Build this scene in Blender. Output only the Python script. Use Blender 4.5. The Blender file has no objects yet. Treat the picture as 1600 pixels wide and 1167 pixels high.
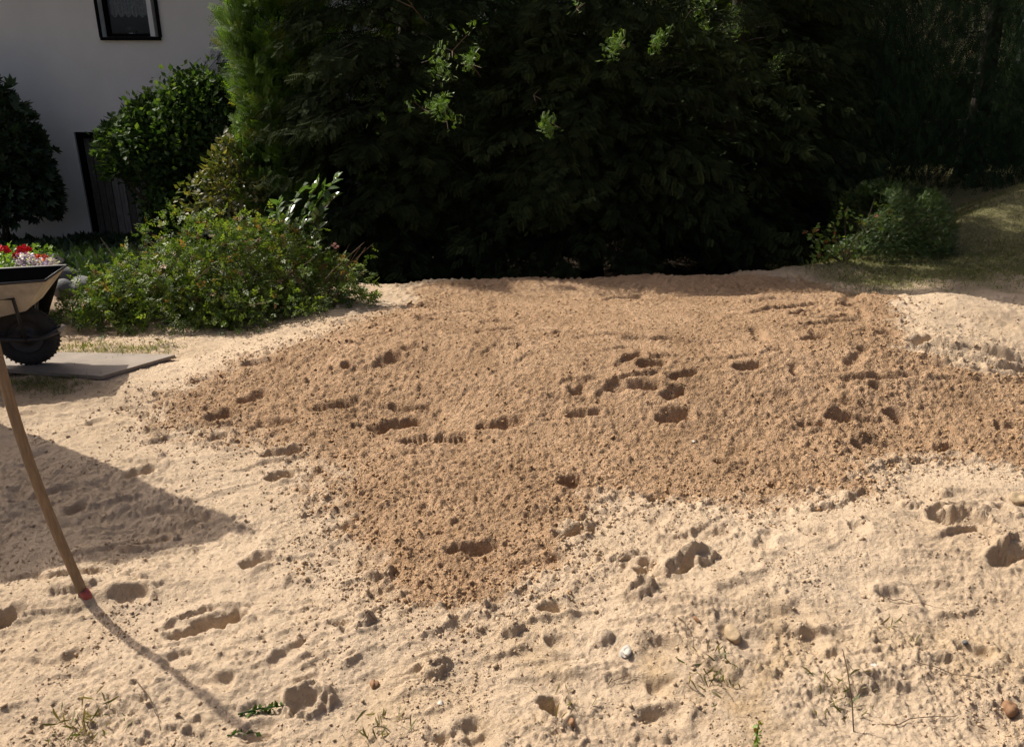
import bpy, math
import numpy as np
from math import radians, sin, cos, pi

sc = bpy.context.scene
C = sc.collection
RNG = np.random.RandomState(7)

# ------------------------------------------------------------------ camera
CAM_H, PITCH, FPX = 1.75, radians(20.0), 1250.0
cam = bpy.data.cameras.new('camera')
cam.sensor_width = 36.0
cam.lens = 36.0 * FPX / 1600.0
cam.clip_start, cam.clip_end = 0.05, 500.0
camo = bpy.data.objects.new('camera', cam)
C.objects.link(camo)
camo.location = (0, 0, CAM_H)
camo.rotation_euler = (radians(90) - PITCH, 0, 0)
sc.camera = camo

# ------------------------------------------------------------------ light
SUN_AZ, SUN_EL = math.atan2(-0.83, 0.56), radians(48)      # azimuth from +Y towards +X
SUN = np.array([sin(SUN_AZ) * cos(SUN_EL), cos(SUN_AZ) * cos(SUN_EL), sin(SUN_EL)])
w = bpy.data.worlds.new('World')
sc.world = w
w.use_nodes = True
nt = w.node_tree
sky = nt.nodes.new('ShaderNodeTexSky')
sky.sky_type = 'NISHITA'
sky.sun_disc = False
sky.sun_elevation = SUN_EL
sky.sun_rotation = SUN_AZ
sky.air_density = 0.35
sky.dust_density = 6.0
sky.ozone_density = 0.0
nt.links.new(sky.outputs[0], nt.nodes['Background'].inputs[0])
nt.nodes['Background'].inputs[1].default_value = 0.125
sl = bpy.data.lights.new('sun', 'SUN')
sl.energy = 4.9
sl.angle = radians(0.55)
sl.color = (1.0, 0.92, 0.80)
so = bpy.data.objects.new('sun', sl)
C.objects.link(so)
so.rotation_euler = (radians(90) - SUN_EL, 0, -SUN_AZ + pi)
so.rotation_euler = (math.acos(SUN[2]), 0, math.atan2(SUN[1], SUN[0]) + pi / 2)
vs = sc.view_settings
vs.view_transform = 'Standard'
vs.look = 'None'
vs.exposure = 0.2
vs.gamma = 1.0
vs.use_curve_mapping = False


# ------------------------------------------------------------------ helpers: noise
def _perm(seed):
    r = np.random.RandomState(seed)
    p = r.permutation(256)
    g = r.uniform(0, 2 * pi, 256)
    return np.concatenate([p, p]), np.cos(g), np.sin(g)


_pc = {}


def noise(x, y, seed=0):
    if seed not in _pc:
        _pc[seed] = _perm(seed)
    p, gx, gy = _pc[seed]
    x0 = np.floor(x); y0 = np.floor(y)
    fx = x - x0; fy = y - y0
    xi = x0.astype(np.int64) & 255; yi = y0.astype(np.int64) & 255
    u = fx * fx * fx * (fx * (fx * 6 - 15) + 10)
    v = fy * fy * fy * (fy * (fy * 6 - 15) + 10)

    def g(ix, iy, dx, dy):
        h = p[p[ix & 255] + (iy & 255)]
        return gx[h] * dx + gy[h] * dy
    a = g(xi, yi, fx, fy); b = g(xi + 1, yi, fx - 1, fy)
    c = g(xi, yi + 1, fx, fy - 1); d = g(xi + 1, yi + 1, fx - 1, fy - 1)
    return 1.5 * ((a * (1 - u) + b * u) * (1 - v) + (c * (1 - u) + d * u) * v)


def fbm(x, y, seed=0, oct=3, gain=0.5):
    s = 0; a = 1.0
    for k in range(oct):
        s = s + a * noise(x * 2.03 ** k + 17.3 * k, y * 2.03 ** k - 9.1 * k, seed + k)
        a *= gain
    return s


def ss(a, b, x):
    t = np.clip((x - a) / (b - a), 0, 1)
    return t * t * (3 - 2 * t)


# ------------------------------------------------------------------ helpers: objects
def tag(o, label=None, cat=None, group=None, kind=None):
    if label: o['label'] = label
    if cat: o['category'] = cat
    if group: o['group'] = group
    if kind: o['kind'] = kind
    return o


def empty(name, loc, label, cat, group=None, rz=0.0):
    o = bpy.data.objects.new(name, None)
    C.objects.link(o)
    o.location = loc
    o.rotation_euler = (0, 0, rz)
    o.empty_display_size = 0.1
    return tag(o, label, cat, group)


def origin(p):
    v = np.zeros(3)
    while p is not None:
        v += np.array(p.location)
        p = p.parent
    return v


def link_mesh(name, me, mat, parent):
    if mat is not None:
        me.materials.append(mat)
    o = bpy.data.objects.new(name, me)
    C.objects.link(o)
    if parent is not None:
        o.parent = parent
    return o


def arr_mesh(name, V, F, mat, parent=None, smooth=False, attrs=None, local=False):
    """V (n,3) world coords, F (m,k) faces of one size"""
    V = np.asarray(V, dtype=np.float32).copy()
    if parent is not None and not local:
        V -= origin(parent)
    F = np.asarray(F, dtype=np.int32)
    me = bpy.data.meshes.new(name)
    me.vertices.add(len(V)); me.vertices.foreach_set('co', V.ravel())
    me.loops.add(F.size); me.loops.foreach_set('vertex_index', F.ravel())
    me.polygons.add(len(F))
    me.polygons.foreach_set('loop_start', np.arange(len(F), dtype=np.int32) * F.shape[1])
    if smooth:
        me.polygons.foreach_set('use_smooth', np.ones(len(F), dtype=bool))
    for k, a in (attrs or {}).items():
        at = me.attributes.new(k, 'FLOAT', 'POINT')
        at.data.foreach_set('value', np.asarray(a, dtype=np.float32).ravel())
    me.update(calc_edges=True)
    return link_mesh(name, me, mat, parent)


class MB:
    def __init__(s):
        s.v = []; s.f = []

    def add(s, V, F):
        n = len(s.v)
        s.v += [tuple(map(float, p)) for p in V]
        s.f += [tuple(int(i) + n for i in f) for f in F]
        return s

    def box(s, lo, hi, rz=0.0, c=None):
        x0, y0, z0 = lo; x1, y1, z1 = hi
        V = np.array([(x0, y0, z0), (x1, y0, z0), (x1, y1, z0), (x0, y1, z0),
                      (x0, y0, z1), (x1, y0, z1), (x1, y1, z1), (x0, y1, z1)], float)
        if rz:
            cc = np.array(c if c is not None else [(x0 + x1) / 2, (y0 + y1) / 2, 0])
            d = V - cc
            V = np.stack([d[:, 0] * cos(rz) - d[:, 1] * sin(rz), d[:, 0] * sin(rz) + d[:, 1] * cos(rz), d[:, 2]], 1) + cc
        return s.add(V, [(0, 3, 2, 1), (4, 5, 6, 7), (0, 1, 5, 4), (1, 2, 6, 5), (2, 3, 7, 6), (3, 0, 4, 7)])

    def tube(s, pts, r, n=8, caps=True):
        pts = np.array(pts, float)
        r = np.broadcast_to(np.array(r, float), (len(pts),))
        V = []
        prev = None
        for i, p in enumerate(pts):
            t = pts[min(i + 1, len(pts) - 1)] - pts[max(i - 1, 0)]
            t = t / (np.linalg.norm(t) + 1e-9)
            a = prev if prev is not None else (np.array([0, 0, 1.]) if abs(t[2]) < .9 else np.array([1., 0, 0]))
            x = a - t * np.dot(a, t)
            x /= np.linalg.norm(x) + 1e-9
            prev = x
            y = np.cross(t, x)
            for k in range(n):
                V.append(p + r[i] * (cos(2 * pi * k / n) * x + sin(2 * pi * k / n) * y))
        F = []
        for i in range(len(pts) - 1):
            for k in range(n):
                k2 = (k + 1) % n
                F.append((i * n + k, i * n + k2, (i + 1) * n + k2, (i + 1) * n + k))
        if caps:
            F.append(tuple(range(n))[::-1])
            F.append(tuple((len(pts) - 1) * n + k for k in range(n)))
        return s.add(V, F)

    def lathe(s, prof, c=(0, 0, 0), n=24, axis='z'):
        V = []; F = []
        m = len(prof)
        for k in range(n):
            a = 2 * pi * k / n
            for r, h in prof:
                if axis == 'z': V.append((c[0] + r * cos(a), c[1] + r * sin(a), c[2] + h))
                else: V.append((c[0] + r * cos(a), c[1] + h, c[2] + r * sin(a)))
        for k in range(n):
            k2 = (k + 1) % n
            for i in range(m - 1):
                F.append((k * m + i, k2 * m + i, k2 * m + i + 1, k * m + i + 1))
        return s.add(V, F)

    def rock(s, c, r, seed, sub=2, sq=(1, 1, .7), rough=.25, fr=1.6):
        V, F = ICO[sub]
        rs = np.random.RandomState(seed)
        k = rs.normal(size=(5, 3)) * fr
        ph = rs.uniform(0, 6, 5)
        d = sum(np.sin(V @ k[i] + ph[i]) for i in range(5)) / 5
        P = V * (1 + rough * d[:, None] * 1.6) * np.array(sq) * r
        a = rs.uniform(0, 6.28)
        P = np.stack([P[:, 0] * cos(a) - P[:, 1] * sin(a), P[:, 0] * sin(a) + P[:, 1] * cos(a), P[:, 2]], 1)
        return s.add(P + np.array(c), F)

    def build(s, name, mat, parent=None, smooth=False, local=False, bevel=0.0):
        V = np.array(s.v, float)
        if parent is not None and not local:
            V = V - origin(parent)
        me = bpy.data.meshes.new(name)
        me.from_pydata(V.tolist(), [], s.f)
        if smooth:
            me.polygons.foreach_set('use_smooth', [True] * len(me.polygons))
        me.update()
        o = link_mesh(name, me, mat, parent)
        if bevel:
            b = o.modifiers.new('bevel', 'BEVEL')
            b.width = bevel; b.segments = 2; b.limit_method = 'ANGLE'
        return o


def _ico():
    t = (1 + 5 ** .5) / 2
    V = [(-1, t, 0), (1, t, 0), (-1, -t, 0), (1, -t, 0), (0, -1, t), (0, 1, t), (0, -1, -t), (0, 1, -t),
         (t, 0, -1), (t, 0, 1), (-t, 0, -1), (-t, 0, 1)]
    F = [(0, 11, 5), (0, 5, 1), (0, 1, 7), (0, 7, 10), (0, 10, 11), (1, 5, 9), (5, 11, 4), (11, 10, 2), (10, 7, 6),
         (7, 1, 8), (3, 9, 4), (3, 4, 2), (3, 2, 6), (3, 6, 8), (3, 8, 9), (4, 9, 5), (2, 4, 11), (6, 2, 10), (8, 6, 7), (9, 8, 1)]
    V = [np.array(v, float) / np.linalg.norm(v) for v in V]
    out = {0: (np.array(V), list(F))}
    for lev in (1, 2, 3):
        cache = {}; F2 = []

        def mid(a, b):
            k = (min(a, b), max(a, b))
            if k not in cache:
                m = V[a] + V[b]
                V.append(m / np.linalg.norm(m)); cache[k] = len(V) - 1
            return cache[k]
        for a, b, c in F:
            x, y, z = mid(a, b), mid(b, c), mid(c, a)
            F2 += [(a, x, z), (b, y, x), (c, z, y), (x, y, z)]
        F = F2
        out[lev] = (np.array(V), list(F))
    return out


ICO = _ico()


# ------------------------------------------------------------------ materials
def mat_new(name):
    m = bpy.data.materials.new(name)
    m.use_nodes = True
    return m, m.node_tree, m.node_tree.nodes, m.node_tree.nodes['Principled BSDF']


def ramp(nt, fac, stops):
    r = nt.nodes.new('ShaderNodeValToRGB')
    e = r.color_ramp.elements
    e[0].position, e[0].color = stops[0][0], (*stops[0][1], 1)
    e[1].position, e[1].color = stops[-1][0], (*stops[-1][1], 1)
    for p, c in stops[1:-1]:
        q = e.new(p); q.color = (*c, 1)
    nt.links.new(fac, r.inputs[0])
    return r.outputs[0]


def nz(nt, scale, detail=3, rough=.55, vec=None, dist=0.0):
    n = nt.nodes.new('ShaderNodeTexNoise')
    n.inputs['Scale'].default_value = scale
    n.inputs['Detail'].default_value = detail
    n.inputs['Roughness'].default_value = rough
    n.inputs['Distortion'].default_value = dist
    if vec is not None: nt.links.new(vec, n.inputs['Vector'])
    return n.outputs[0]


def coord(nt, kind='Object', scale=None):
    t = nt.nodes.new('ShaderNodeTexCoord').outputs[kind]
    if scale:
        m = nt.nodes.new('ShaderNodeMapping')
        m.inputs['Scale'].default_value = scale
        nt.links.new(t, m.inputs[0])
        return m.outputs[0]
    return t


def mixc(nt, f, a, b, mode='MIX'):
    m = nt.nodes.new('ShaderNodeMix')
    m.data_type = 'RGBA'; m.blend_type = mode
    for i, v in ((0, f), (6, a), (7, b)):
        if isinstance(v, (int, float)): m.inputs[i].default_value = v
        elif isinstance(v, tuple): m.inputs[i].default_value = (*v, 1)
        else: nt.links.new(v, m.inputs[i])
    return m.outputs[2]


def mth(nt, op, a, b=0.0, clamp=False):
    m = nt.nodes.new('ShaderNodeMath')
    m.operation = op; m.use_clamp = clamp
    for i, v in ((0, a), (1, b)):
        if isinstance(v, (int, float)): m.inputs[i].default_value = v
        else: nt.links.new(v, m.inputs[i])
    return m.outputs[0]


def attr(nt, name):
    a = nt.nodes.new('ShaderNodeAttribute')
    a.attribute_name = name
    return a.outputs['Fac']


def bump(nt, h, dist, strength=1.0, prev=None):
    b = nt.nodes.new('ShaderNodeBump')
    b.inputs['Distance'].default_value = dist
    b.inputs['Strength'].default_value = strength
    nt.links.new(h, b.inputs['Height'])
    if prev is not None: nt.links.new(prev, b.inputs['Normal'])
    return b.outputs[0]


def simple(name, col, rough=.7, var=.25, scale=20, metal=0.0, bmp=0.0, spec=.5, vec_scale=None):
    m, nt, N, P = mat_new(name)
    v = coord(nt, 'Object', vec_scale)
    f = nz(nt, scale, 4, .6, v)
    a = tuple(c * (1 - var) for c in col); b = tuple(min(1, c * (1 + var)) for c in col)
    nt.links.new(ramp(nt, f, [(.3, a), (.7, b)]), P.inputs['Base Color'])
    P.inputs['Roughness'].default_value = rough
    P.inputs['Metallic'].default_value = metal
    P.inputs['Specular IOR Level'].default_value = spec
    if bmp:
        nt.links.new(bump(nt, nz(nt, scale * 4, 4, .6, v), bmp), P.inputs['Normal'])
    return m


def leafmat(name, stops, trans=.35, rough=.5, spec=.4):
    m, nt, N, P = mat_new(name)
    col = ramp(nt, attr(nt, 'rnd'), stops)
    nt.links.new(col, P.inputs['Base Color'])
    P.inputs['Roughness'].default_value = rough
    P.inputs['Specular IOR Level'].default_value = spec
    tr = N.new('ShaderNodeBsdfTranslucent')
    tc = mixc(nt, 1.0, col, (.95, 1.0, .35), 'MULTIPLY')
    g = N.new('ShaderNodeHueSaturation')
    g.inputs['Value'].default_value = 1.6
    nt.links.new(tc, g.inputs['Color'])
    nt.links.new(g.outputs[0], tr.inputs[0])
    mx = N.new('ShaderNodeMixShader')
    mx.inputs[0].default_value = trans
    nt.links.new(P.outputs[0], mx.inputs[1]); nt.links.new(tr.outputs[0], mx.inputs[2])
    nt.links.new(mx.outputs[0], N['Material Output'].inputs['Surface'])
    return m


def sand_material():
    m, nt, N, P = mat_new('sand')
    v = coord(nt, 'Object')
    n1 = nz(nt, 1.3, 5, .6, v); n2 = nz(nt, 9, 6, .65, v); n3 = nz(nt, 220, 3, .6, v); n4 = nz(nt, 45, 4, .65, v)
    dry = mixc(nt, ramp(nt, n1, [(.35, (0, 0, 0)), (.7, (1, 1, 1))]), (.47, .36, .25), (.535, .425, .308))
    och = ramp(nt, nz(nt, 2.1, 4, .6, v, .6), [(.48, (0, 0, 0)), (.66, (1, 1, 1))])
    dry = mixc(nt, mth(nt, 'MULTIPLY', och, attr(nt, 'ochre')), dry, (.42, .30, .17))
    moist = mixc(nt, ramp(nt, n2, [(.35, (0, 0, 0)), (.68, (1, 1, 1))]), (.375, .25, .15), (.445, .31, .198))
    blot = ramp(nt, nz(nt, 1.7, 6, .68, v, .8), [(.36, (0, 0, 0)), (.66, (1, 1, 1))])
    moist = mixc(nt, blot, mixc(nt, 1.0, moist, (.80, .76, .72), 'MULTIPLY'), mixc(nt, 1.0, moist, (1.10, 1.08, 1.07), 'MULTIPLY'))
    col = mixc(nt, attr(nt, 'moist'), dry, moist)
    lit = mixc(nt, ramp(nt, n4, [(.4, (0, 0, 0)), (.62, (1, 1, 1))]), (.03, .024, .017), (.09, .065, .045))
    col = mixc(nt, attr(nt, 'litter'), col, lit)
    gr = mixc(nt, ramp(nt, n4, [(.42, (0, 0, 0)), (.6, (1, 1, 1))]), (.075, .085, .032), (.19, .165, .085))
    col = mixc(nt, attr(nt, 'turf'), col, gr)
    sp = ramp(nt, n3, [(.28, (.62, .6, .58)), (.42, (1, 1, 1)), (.62, (1, 1, 1)), (.78, (1.18, 1.16, 1.14))])
    col = mixc(nt, .75, col, sp, 'MULTIPLY')
    sp2 = ramp(nt, n4, [(.3, (.84, .83, .81)), (.55, (1, 1, 1))])
    col = mixc(nt, .7, col, sp2, 'MULTIPLY')
    nt.links.new(col, P.inputs['Base Color'])
    P.inputs['Roughness'].default_value = .95
    P.inputs['Specular IOR Level'].default_value = .12
    vo = N.new('ShaderNodeTexVoronoi')
    vo.inputs['Scale'].default_value = 95
    vo.inputs['Randomness'].default_value = 1.0
    dv = N.new('ShaderNodeVectorMath'); dv.operation = 'ADD'
    nn_ = N.new('ShaderNodeTexNoise'); nn_.inputs['Scale'].default_value = 60
    nt.links.new(v, nn_.inputs['Vector'])
    sc_ = N.new('ShaderNodeVectorMath'); sc_.operation = 'SCALE'; sc_.inputs['Scale'].default_value = .02
    nt.links.new(nn_.outputs['Color'], sc_.inputs[0])
    nt.links.new(v, dv.inputs[0]); nt.links.new(sc_.outputs[0], dv.inputs[1])
    nt.links.new(dv.outputs[0], vo.inputs['Vector'])
    inv = mth(nt, 'MULTIPLY', mth(nt, 'SUBTRACT', .75, vo.outputs['Distance'], True), mth(nt, 'ADD', attr(nt, 'moist'), .45))
    b = bump(nt, inv, .007, .9)
    b = bump(nt, nz(nt, 150, 5, .8, v), .006, .8, b)
    b = bump(nt, nz(nt, 400, 2, .7, v), .002, .8, b)
    nt.links.new(b, P.inputs['Normal'])
    return m


M = dict(
    sand=sand_material(),
    clod=simple('clod', (.40, .262, .148), .95, .2, 60, bmp=.004, spec=.1),
    clod_dry=simple('clod_dry', (.47, .355, .24), .95, .18, 60, bmp=.004, spec=.1),
    soil=simple('soil', (.06, .055, .035), .95, .4, 3),
    stucco=simple('stucco', (.80, .785, .73), .9, .05, 1.2, bmp=.004, spec=.2),
    dark_wood=simple('dark_wood', (.14, .122, .10), .8, .45, 14, bmp=.004, vec_scale=(6, 6, .5)),
    grey_wood=simple('grey_wood', (.26, .24, .21), .85, .35, 10, bmp=.004, vec_scale=(6, 6, .5)),
    handle_wood=simple('handle_wood', (.20, .135, .08), .6, .3, 30, bmp=.0015, vec_scale=(5, 5, .4)),
    red_steel=simple('red_steel', (.30, .06, .05), .5, .25, 40, spec=.5),
    galvanised=simple('galvanised', (.42, .37, .285), .7, .35, 7, metal=.1, bmp=.001),
    black_steel=simple('black_steel', (.022, .022, .024), .5, .3, 20),
    rubber=simple('rubber', (.018, .018, .018), .8, .4, 30, bmp=.001),
    black_plastic_and_shade=simple('black_plastic_and_shade', (.008, .008, .008), .9, .3, 12, spec=.1),
    panel_board=simple('panel_board', (.235, .20, .165), .85, .18, 7, bmp=.0012),
    stone=simple('stone', (.11, .113, .118), .85, .3, 12, bmp=.005),
    sand_stone=simple('sand_stone', (.36, .27, .165), .85, .2, 20, bmp=.003),
    red_stone=simple('red_stone', (.22, .12, .06), .8, .3, 30, bmp=.002),
    white_stone=simple('white_stone', (.46, .43, .38), .6, .1, 30, bmp=.001),
    bark=simple('bark', (.035, .028, .022), .95, .4, 14, bmp=.01, vec_scale=(1, 1, .25)),
    twig=simple('twig', (.11, .075, .045), .9, .3, 30),
    glass=None,
    room=simple('room', (.03, .03, .03), .9, .2, 4),
    lace=simple('lace', (.25, .25, .24), .9, .5, 45),
    white_paint=simple('white_paint', (.75, .75, .73), .5, .04, 5),
    dark_frame=simple('dark_frame', (.005, .004, .004), .8, .2, 10, spec=.1),
    roof_tile=simple('roof_tile', (.16, .08, .06), .85, .3, 6),
    cream_wall=simple('cream_wall', (.62, .45, .27), .9, .08, 2),
    blue_roof=simple('blue_roof', (.20, .33, .38), .6, .1, 3),
    caster=simple('caster', (.5, .46, .4), .8, .1, 6),
    geranium=simple('geranium', (.62, .015, .03), .6, .35, 60),
    orange_petal=simple('orange_petal', (.75, .16, .05), .6, .3, 60),
    pale_petal=simple('pale_petal', (.55, .5, .62), .6, .3, 60),
)
g, gnt, gN, gP = mat_new('glass')
gP.inputs['Base Color'].default_value = (.9, .95, .95, 1)
gP.inputs['Transmission Weight'].default_value = 1
gP.inputs['Roughness'].default_value = .03
gP.inputs['IOR'].default_value = 1.45
M['glass'] = g
L = dict(
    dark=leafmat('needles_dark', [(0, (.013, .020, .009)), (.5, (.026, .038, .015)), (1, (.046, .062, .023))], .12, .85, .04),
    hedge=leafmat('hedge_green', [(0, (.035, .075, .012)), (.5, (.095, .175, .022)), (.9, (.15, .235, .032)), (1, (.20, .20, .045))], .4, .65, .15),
    fresh=leafmat('fresh_green', [(0, (.08, .16, .02)), (.6, (.14, .25, .03)), (1, (.20, .30, .05))], .35, .5),
    spruce=leafmat('spruce_green', [(0, (.012, .025, .012)), (.6, (.027, .052, .022)), (1, (.05, .088, .035))], .12, .75, .12),
    rose=leafmat('rose_leaf', [(0, (.035, .07, .018)), (.5, (.10, .155, .03)), (.86, (.17, .22, .045)), (.92, (.20, .14, .05)), (1, (.26, .12, .055))], .35, .5, .35),
    climber=leafmat('climber_leaf', [(0, (.025, .055, .018)), (.6, (.06, .11, .03)), (1, (.13, .19, .05))], .3, .6, .15),
    shade=leafmat('shade_leaf', [(0, (.025, .045, .02)), (1, (.06, .10, .045))], .2, .5),
    yellow=leafmat('yellow_leaf', [(0, (.04, .06, .015)), (.6, (.10, .11, .03)), (1, (.24, .21, .08))], .3, .5),
    dome=leafmat('dome_leaf', [(0, (.03, .055, .015)), (.6, (.07, .12, .028)), (1, (.12, .17, .04))], .2, .5),
    sapling=leafmat('sapling_leaf', [(0, (.10, .16, .03)), (.8, (.18, .27, .05)), (.93, (.25, .15, .04)), (1, (.35, .07, .04))], .35, .5),
    big=leafmat('big_leaf', [(0, (.05, .10, .03)), (1, (.10, .17, .06))], .3, .25, .7),
    grass=leafmat('grass_blade', [(0, (.10, .13, .035)), (.6, (.19, .20, .07)), (1, (.30, .27, .13))], .3, .6),
    weed=leafmat('weed', [(0, (.07, .09, .03)), (.5, (.16, .14, .07)), (1, (.26, .20, .12))], .3, .6),
    petal=leafmat('petal', [(0, (.8, .78, .85)), (.45, (.8, .75, .82)), (.55, (.22, .14, .40)), (1, (.5, .40, .62))], .2, .6),
)


# ------------------------------------------------------------------ terrain
def dense(a, b, step_fn):
    out = [a]
    while out[-1] < b:
        out.append(out[-1] + step_fn(out[-1]))
    return out


yr = list(np.linspace(-0.3, 1.55, 14)) + dense(1.62, 8.6, lambda y: .0023 * y + .0006)
yr += dense(yr[-1] + .06, 45, lambda y: .07 + (y - 9) * .05)
YR = np.array(yr)
uc = np.arange(-.655, .655, .0020)
ue = .655 + np.cumsum(np.linspace(.004, .16, 34))
UR = np.concatenate([-ue[::-1], uc, ue])
OFF = 0.6
GU, GY = np.meshgrid(UR, YR)
GX = GU * (GY + OFF)

CREST = np.array([(-9, 7.0), (-2, 6.9), (-1.16, 7.05), (0.4, 7.15), (1.97, 7.3), (3.25, 7.95), (4.5, 8.7), (6.1, 9.8), (8, 11.3), (12, 14), (30, 30)])


def plane_pt(px, py, z=0.0):
    v = 583.5 - py
    d = np.array([px - 800.0, FPX * cos(PITCH) + v * sin(PITCH), -FPX * sin(PITCH) + v * cos(PITCH)])
    t = (z - CAM_H) / d[2]
    return np.array([d[0] * t, d[1] * t, z])


def bumpg(X, Y, px, py, sx, sy, h, rot=0.0):
    c = plane_pt(px, py)
    dx = X - c[0]; dy = Y - c[1]
    a = dx * cos(rot) + dy * sin(rot); b = -dx * sin(rot) + dy * cos(rot)
    return h * np.exp(-(a / sx) ** 2 - (b / sy) ** 2)


def macro(X, Y):
    yc = np.interp(X, CREST[:, 0], CREST[:, 1]) + .08 * noise(X * 1.3, Y * 0 + 3, 5)
    z = .05 * np.exp(-((Y - yc + .15) / .4) ** 2) * ss(-2.2, -1.2, X)
    z = z - .42 * ss(0, 1.1, Y - yc - .02) * (1 - .45 * ss(3, 6, X))
    z = z - .5 * ss(8.5, 14, Y) * (1 - ss(-4, -1, X))
    z = z + .022 * fbm(X * .9, Y * .9, 11, 2)
    z = z + .20 * ss(3.9, 4.9, Y + .35 * np.sin(X * 1.1 + .5)) * (1 - ss(5.1, 6.9, Y)) * ss(-2.3, -.6, X) * (1 - .5 * ss(2.6, 4, X))
    z = z + .62 * ss(2.8, 7.6, X) * ss(7.0, 10.2, Y) * (1 - ss(14, 20, Y))
    z = z + bumpg(X, Y, 1500, 515, .75, .45, .15, -.15)          # pale heap, right
    z = z + bumpg(X, Y, 1250, 490, .7, .25, .07)
    z = z + bumpg(X, Y, 700, 620, 1.2, .6, .04)                   # moist heap
    z = z + bumpg(X, Y, 1330, 860, .55, .28, .055, .1)            # front right mound
    z = z + bumpg(X, Y, 1060, 960, .5, .22, .04, .35)
    z = z + bumpg(X, Y, 230, 820, .45, .3, -.05, -.2)
    z = z + bumpg(X, Y, 90, 930, .5, .12, .05, .25)
    z = z + bumpg(X, Y, 560, 1010, .55, .2, .03, .3)
    z = z + bumpg(X, Y, 1480, 820, .14, .09, -.05)
    return z


Z = macro(GX, GY)


def Hs(x, y):
    j = np.clip(np.interp(y, YR, np.arange(len(YR))), 0, len(YR) - 1.001)
    i = np.clip(np.interp(x / (y + OFF), UR, np.arange(len(UR))), 0, len(UR) - 1.001)
    j0 = np.floor(j).astype(int); i0 = np.floor(i).astype(int)
    fj = j - j0; fi = i - i0
    return ((Z[j0, i0] * (1 - fi) + Z[j0, i0 + 1] * fi) * (1 - fj) + (Z[j0 + 1, i0] * (1 - fi) + Z[j0 + 1, i0 + 1] * fi) * fj)


def G(px, py, dz=0.0):
    """place in the garden seen at a spot of the photograph, on the ground"""
    z = 0.0
    for _ in range(12):
        p = plane_pt(px, py, z)
        z += .6 * (float(Hs(p[0], p[1])) - z)
    p = plane_pt(px, py, z)
    p[2] = Hs(p[0], p[1]) + dz
    return p


def at_depth(px, py, Y):
    v = 583.5 - py
    d = np.array([px - 800.0, FPX * cos(PITCH) + v * sin(PITCH), -FPX * sin(PITCH) + v * cos(PITCH)])
    t = Y / d[1]
    return np.array([0, 0, CAM_H]) + d * t


def poly_sd(X, Y, poly):
    d = np.full(X.shape, 1e9); inside = np.zeros(X.shape, bool)
    n = len(poly)
    for i in range(n):
        x0, y0 = poly[i]; x1, y1 = poly[(i + 1) % n]
        ex, ey = x1 - x0, y1 - y0
        t = np.clip(((X - x0) * ex + (Y - y0) * ey) / (ex * ex + ey * ey + 1e-12), 0, 1)
        d = np.minimum(d, (X - x0 - t * ex) ** 2 + (Y - y0 - t * ey) ** 2)
        c = ((y0 > Y) != (y1 > Y)) & (X < (x1 - x0) * (Y - y0) / (y1 - y0 + 1e-12) + x0)
        inside ^= c
    d = np.sqrt(d)
    return np.where(inside, d, -d)


moist_px = [(255, 625), (262, 672), (400, 690), (470, 712), (515, 770), (560, 860), (605, 935), (700, 950), (800, 930), (880, 880),
            (925, 808), (905, 782), (960, 772), (1080, 790), (1180, 792), (1330, 775), (1378, 726), (1450, 715), (1530, 720),
            (1640, 745), (1640, 592), (1560, 585), (1490, 570), (1415, 545), (1405, 510), (1385, 466), (1250, 440), (950, 430), (760, 440), (640, 455),
            (640, 490), (520, 520), (400, 560)]
moist_w = [tuple(G(*p)[:2]) if p[1] > 500 else tuple(plane_pt(*p)[:2]) for p in moist_px]
wx = .10 * fbm(GX * 3, GY * 3, 21, 4, .6); wy = .08 * fbm(GX * 3, GY * 3, 31, 4, .6)
sd = poly_sd(GX + wx, GY + wy, moist_w)
wide = 1 - ss(-1.5, -.1, GX)          # the left side dries out gradually
sd = sd + (.05 + .09 * wide) * fbm(GX * 11, GY * 11, 35, 4, .65)
MOIST = ss(-.05 - .16 * wide, .09 + .12 * wide, sd)
sdfar = ss(-.5, .1, sd)

# general relief -------------------------------------------------------------
yc = np.interp(GX, CREST[:, 0], CREST[:, 1])
sandy = 1 - ss(.1, .6, GY - yc)
near = ss(.2, 1.4, GY) * (1 - ss(8.5, 10, GY))
qx = GX + .06 * noise(GX * 5, GY * 5, 41); qy = GY + .06 * noise(GX * 5, GY * 5, 42)
dry = 1 - MOIST
bigl = fbm(qx * 2.3, qy * 2.6, 51, 3)
ridg = 1 - np.abs(fbm(qx * 5.5, qy * 6.5, 61, 3, .55)) * 1.6
mask = ss(-.15, .5, fbm(GX * 1.1, GY * 1.1, 71, 2))
small = fbm(GX * 19, GY * 21, 81, 3, .6)
grain = fbm(GX * 62, GY * 52, 91, 3, .62)
Z += sandy * near * (
    bigl * (.020 * dry + .012 * MOIST)
    + ridg * (.004 * dry + .003 * MOIST) * (.3 + .7 * mask)
    + small * (.0032 * dry + .0030 * MOIST)
    + grain * (.0026 * dry * (1 + mask) + .0040 * MOIST)
    + MOIST * .006 * np.clip(fbm(GX * 34, GY * 30, 95, 2, .6), -.2, 1) * (1 + ss(-.1, .4, fbm(GX * 2, GY * 2, 96, 2)))
    + dry * .012 * np.clip(fbm(GX * 42, GY * 38, 97, 2, .6) - .34, 0, 1) * (.4 + mask))
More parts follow.
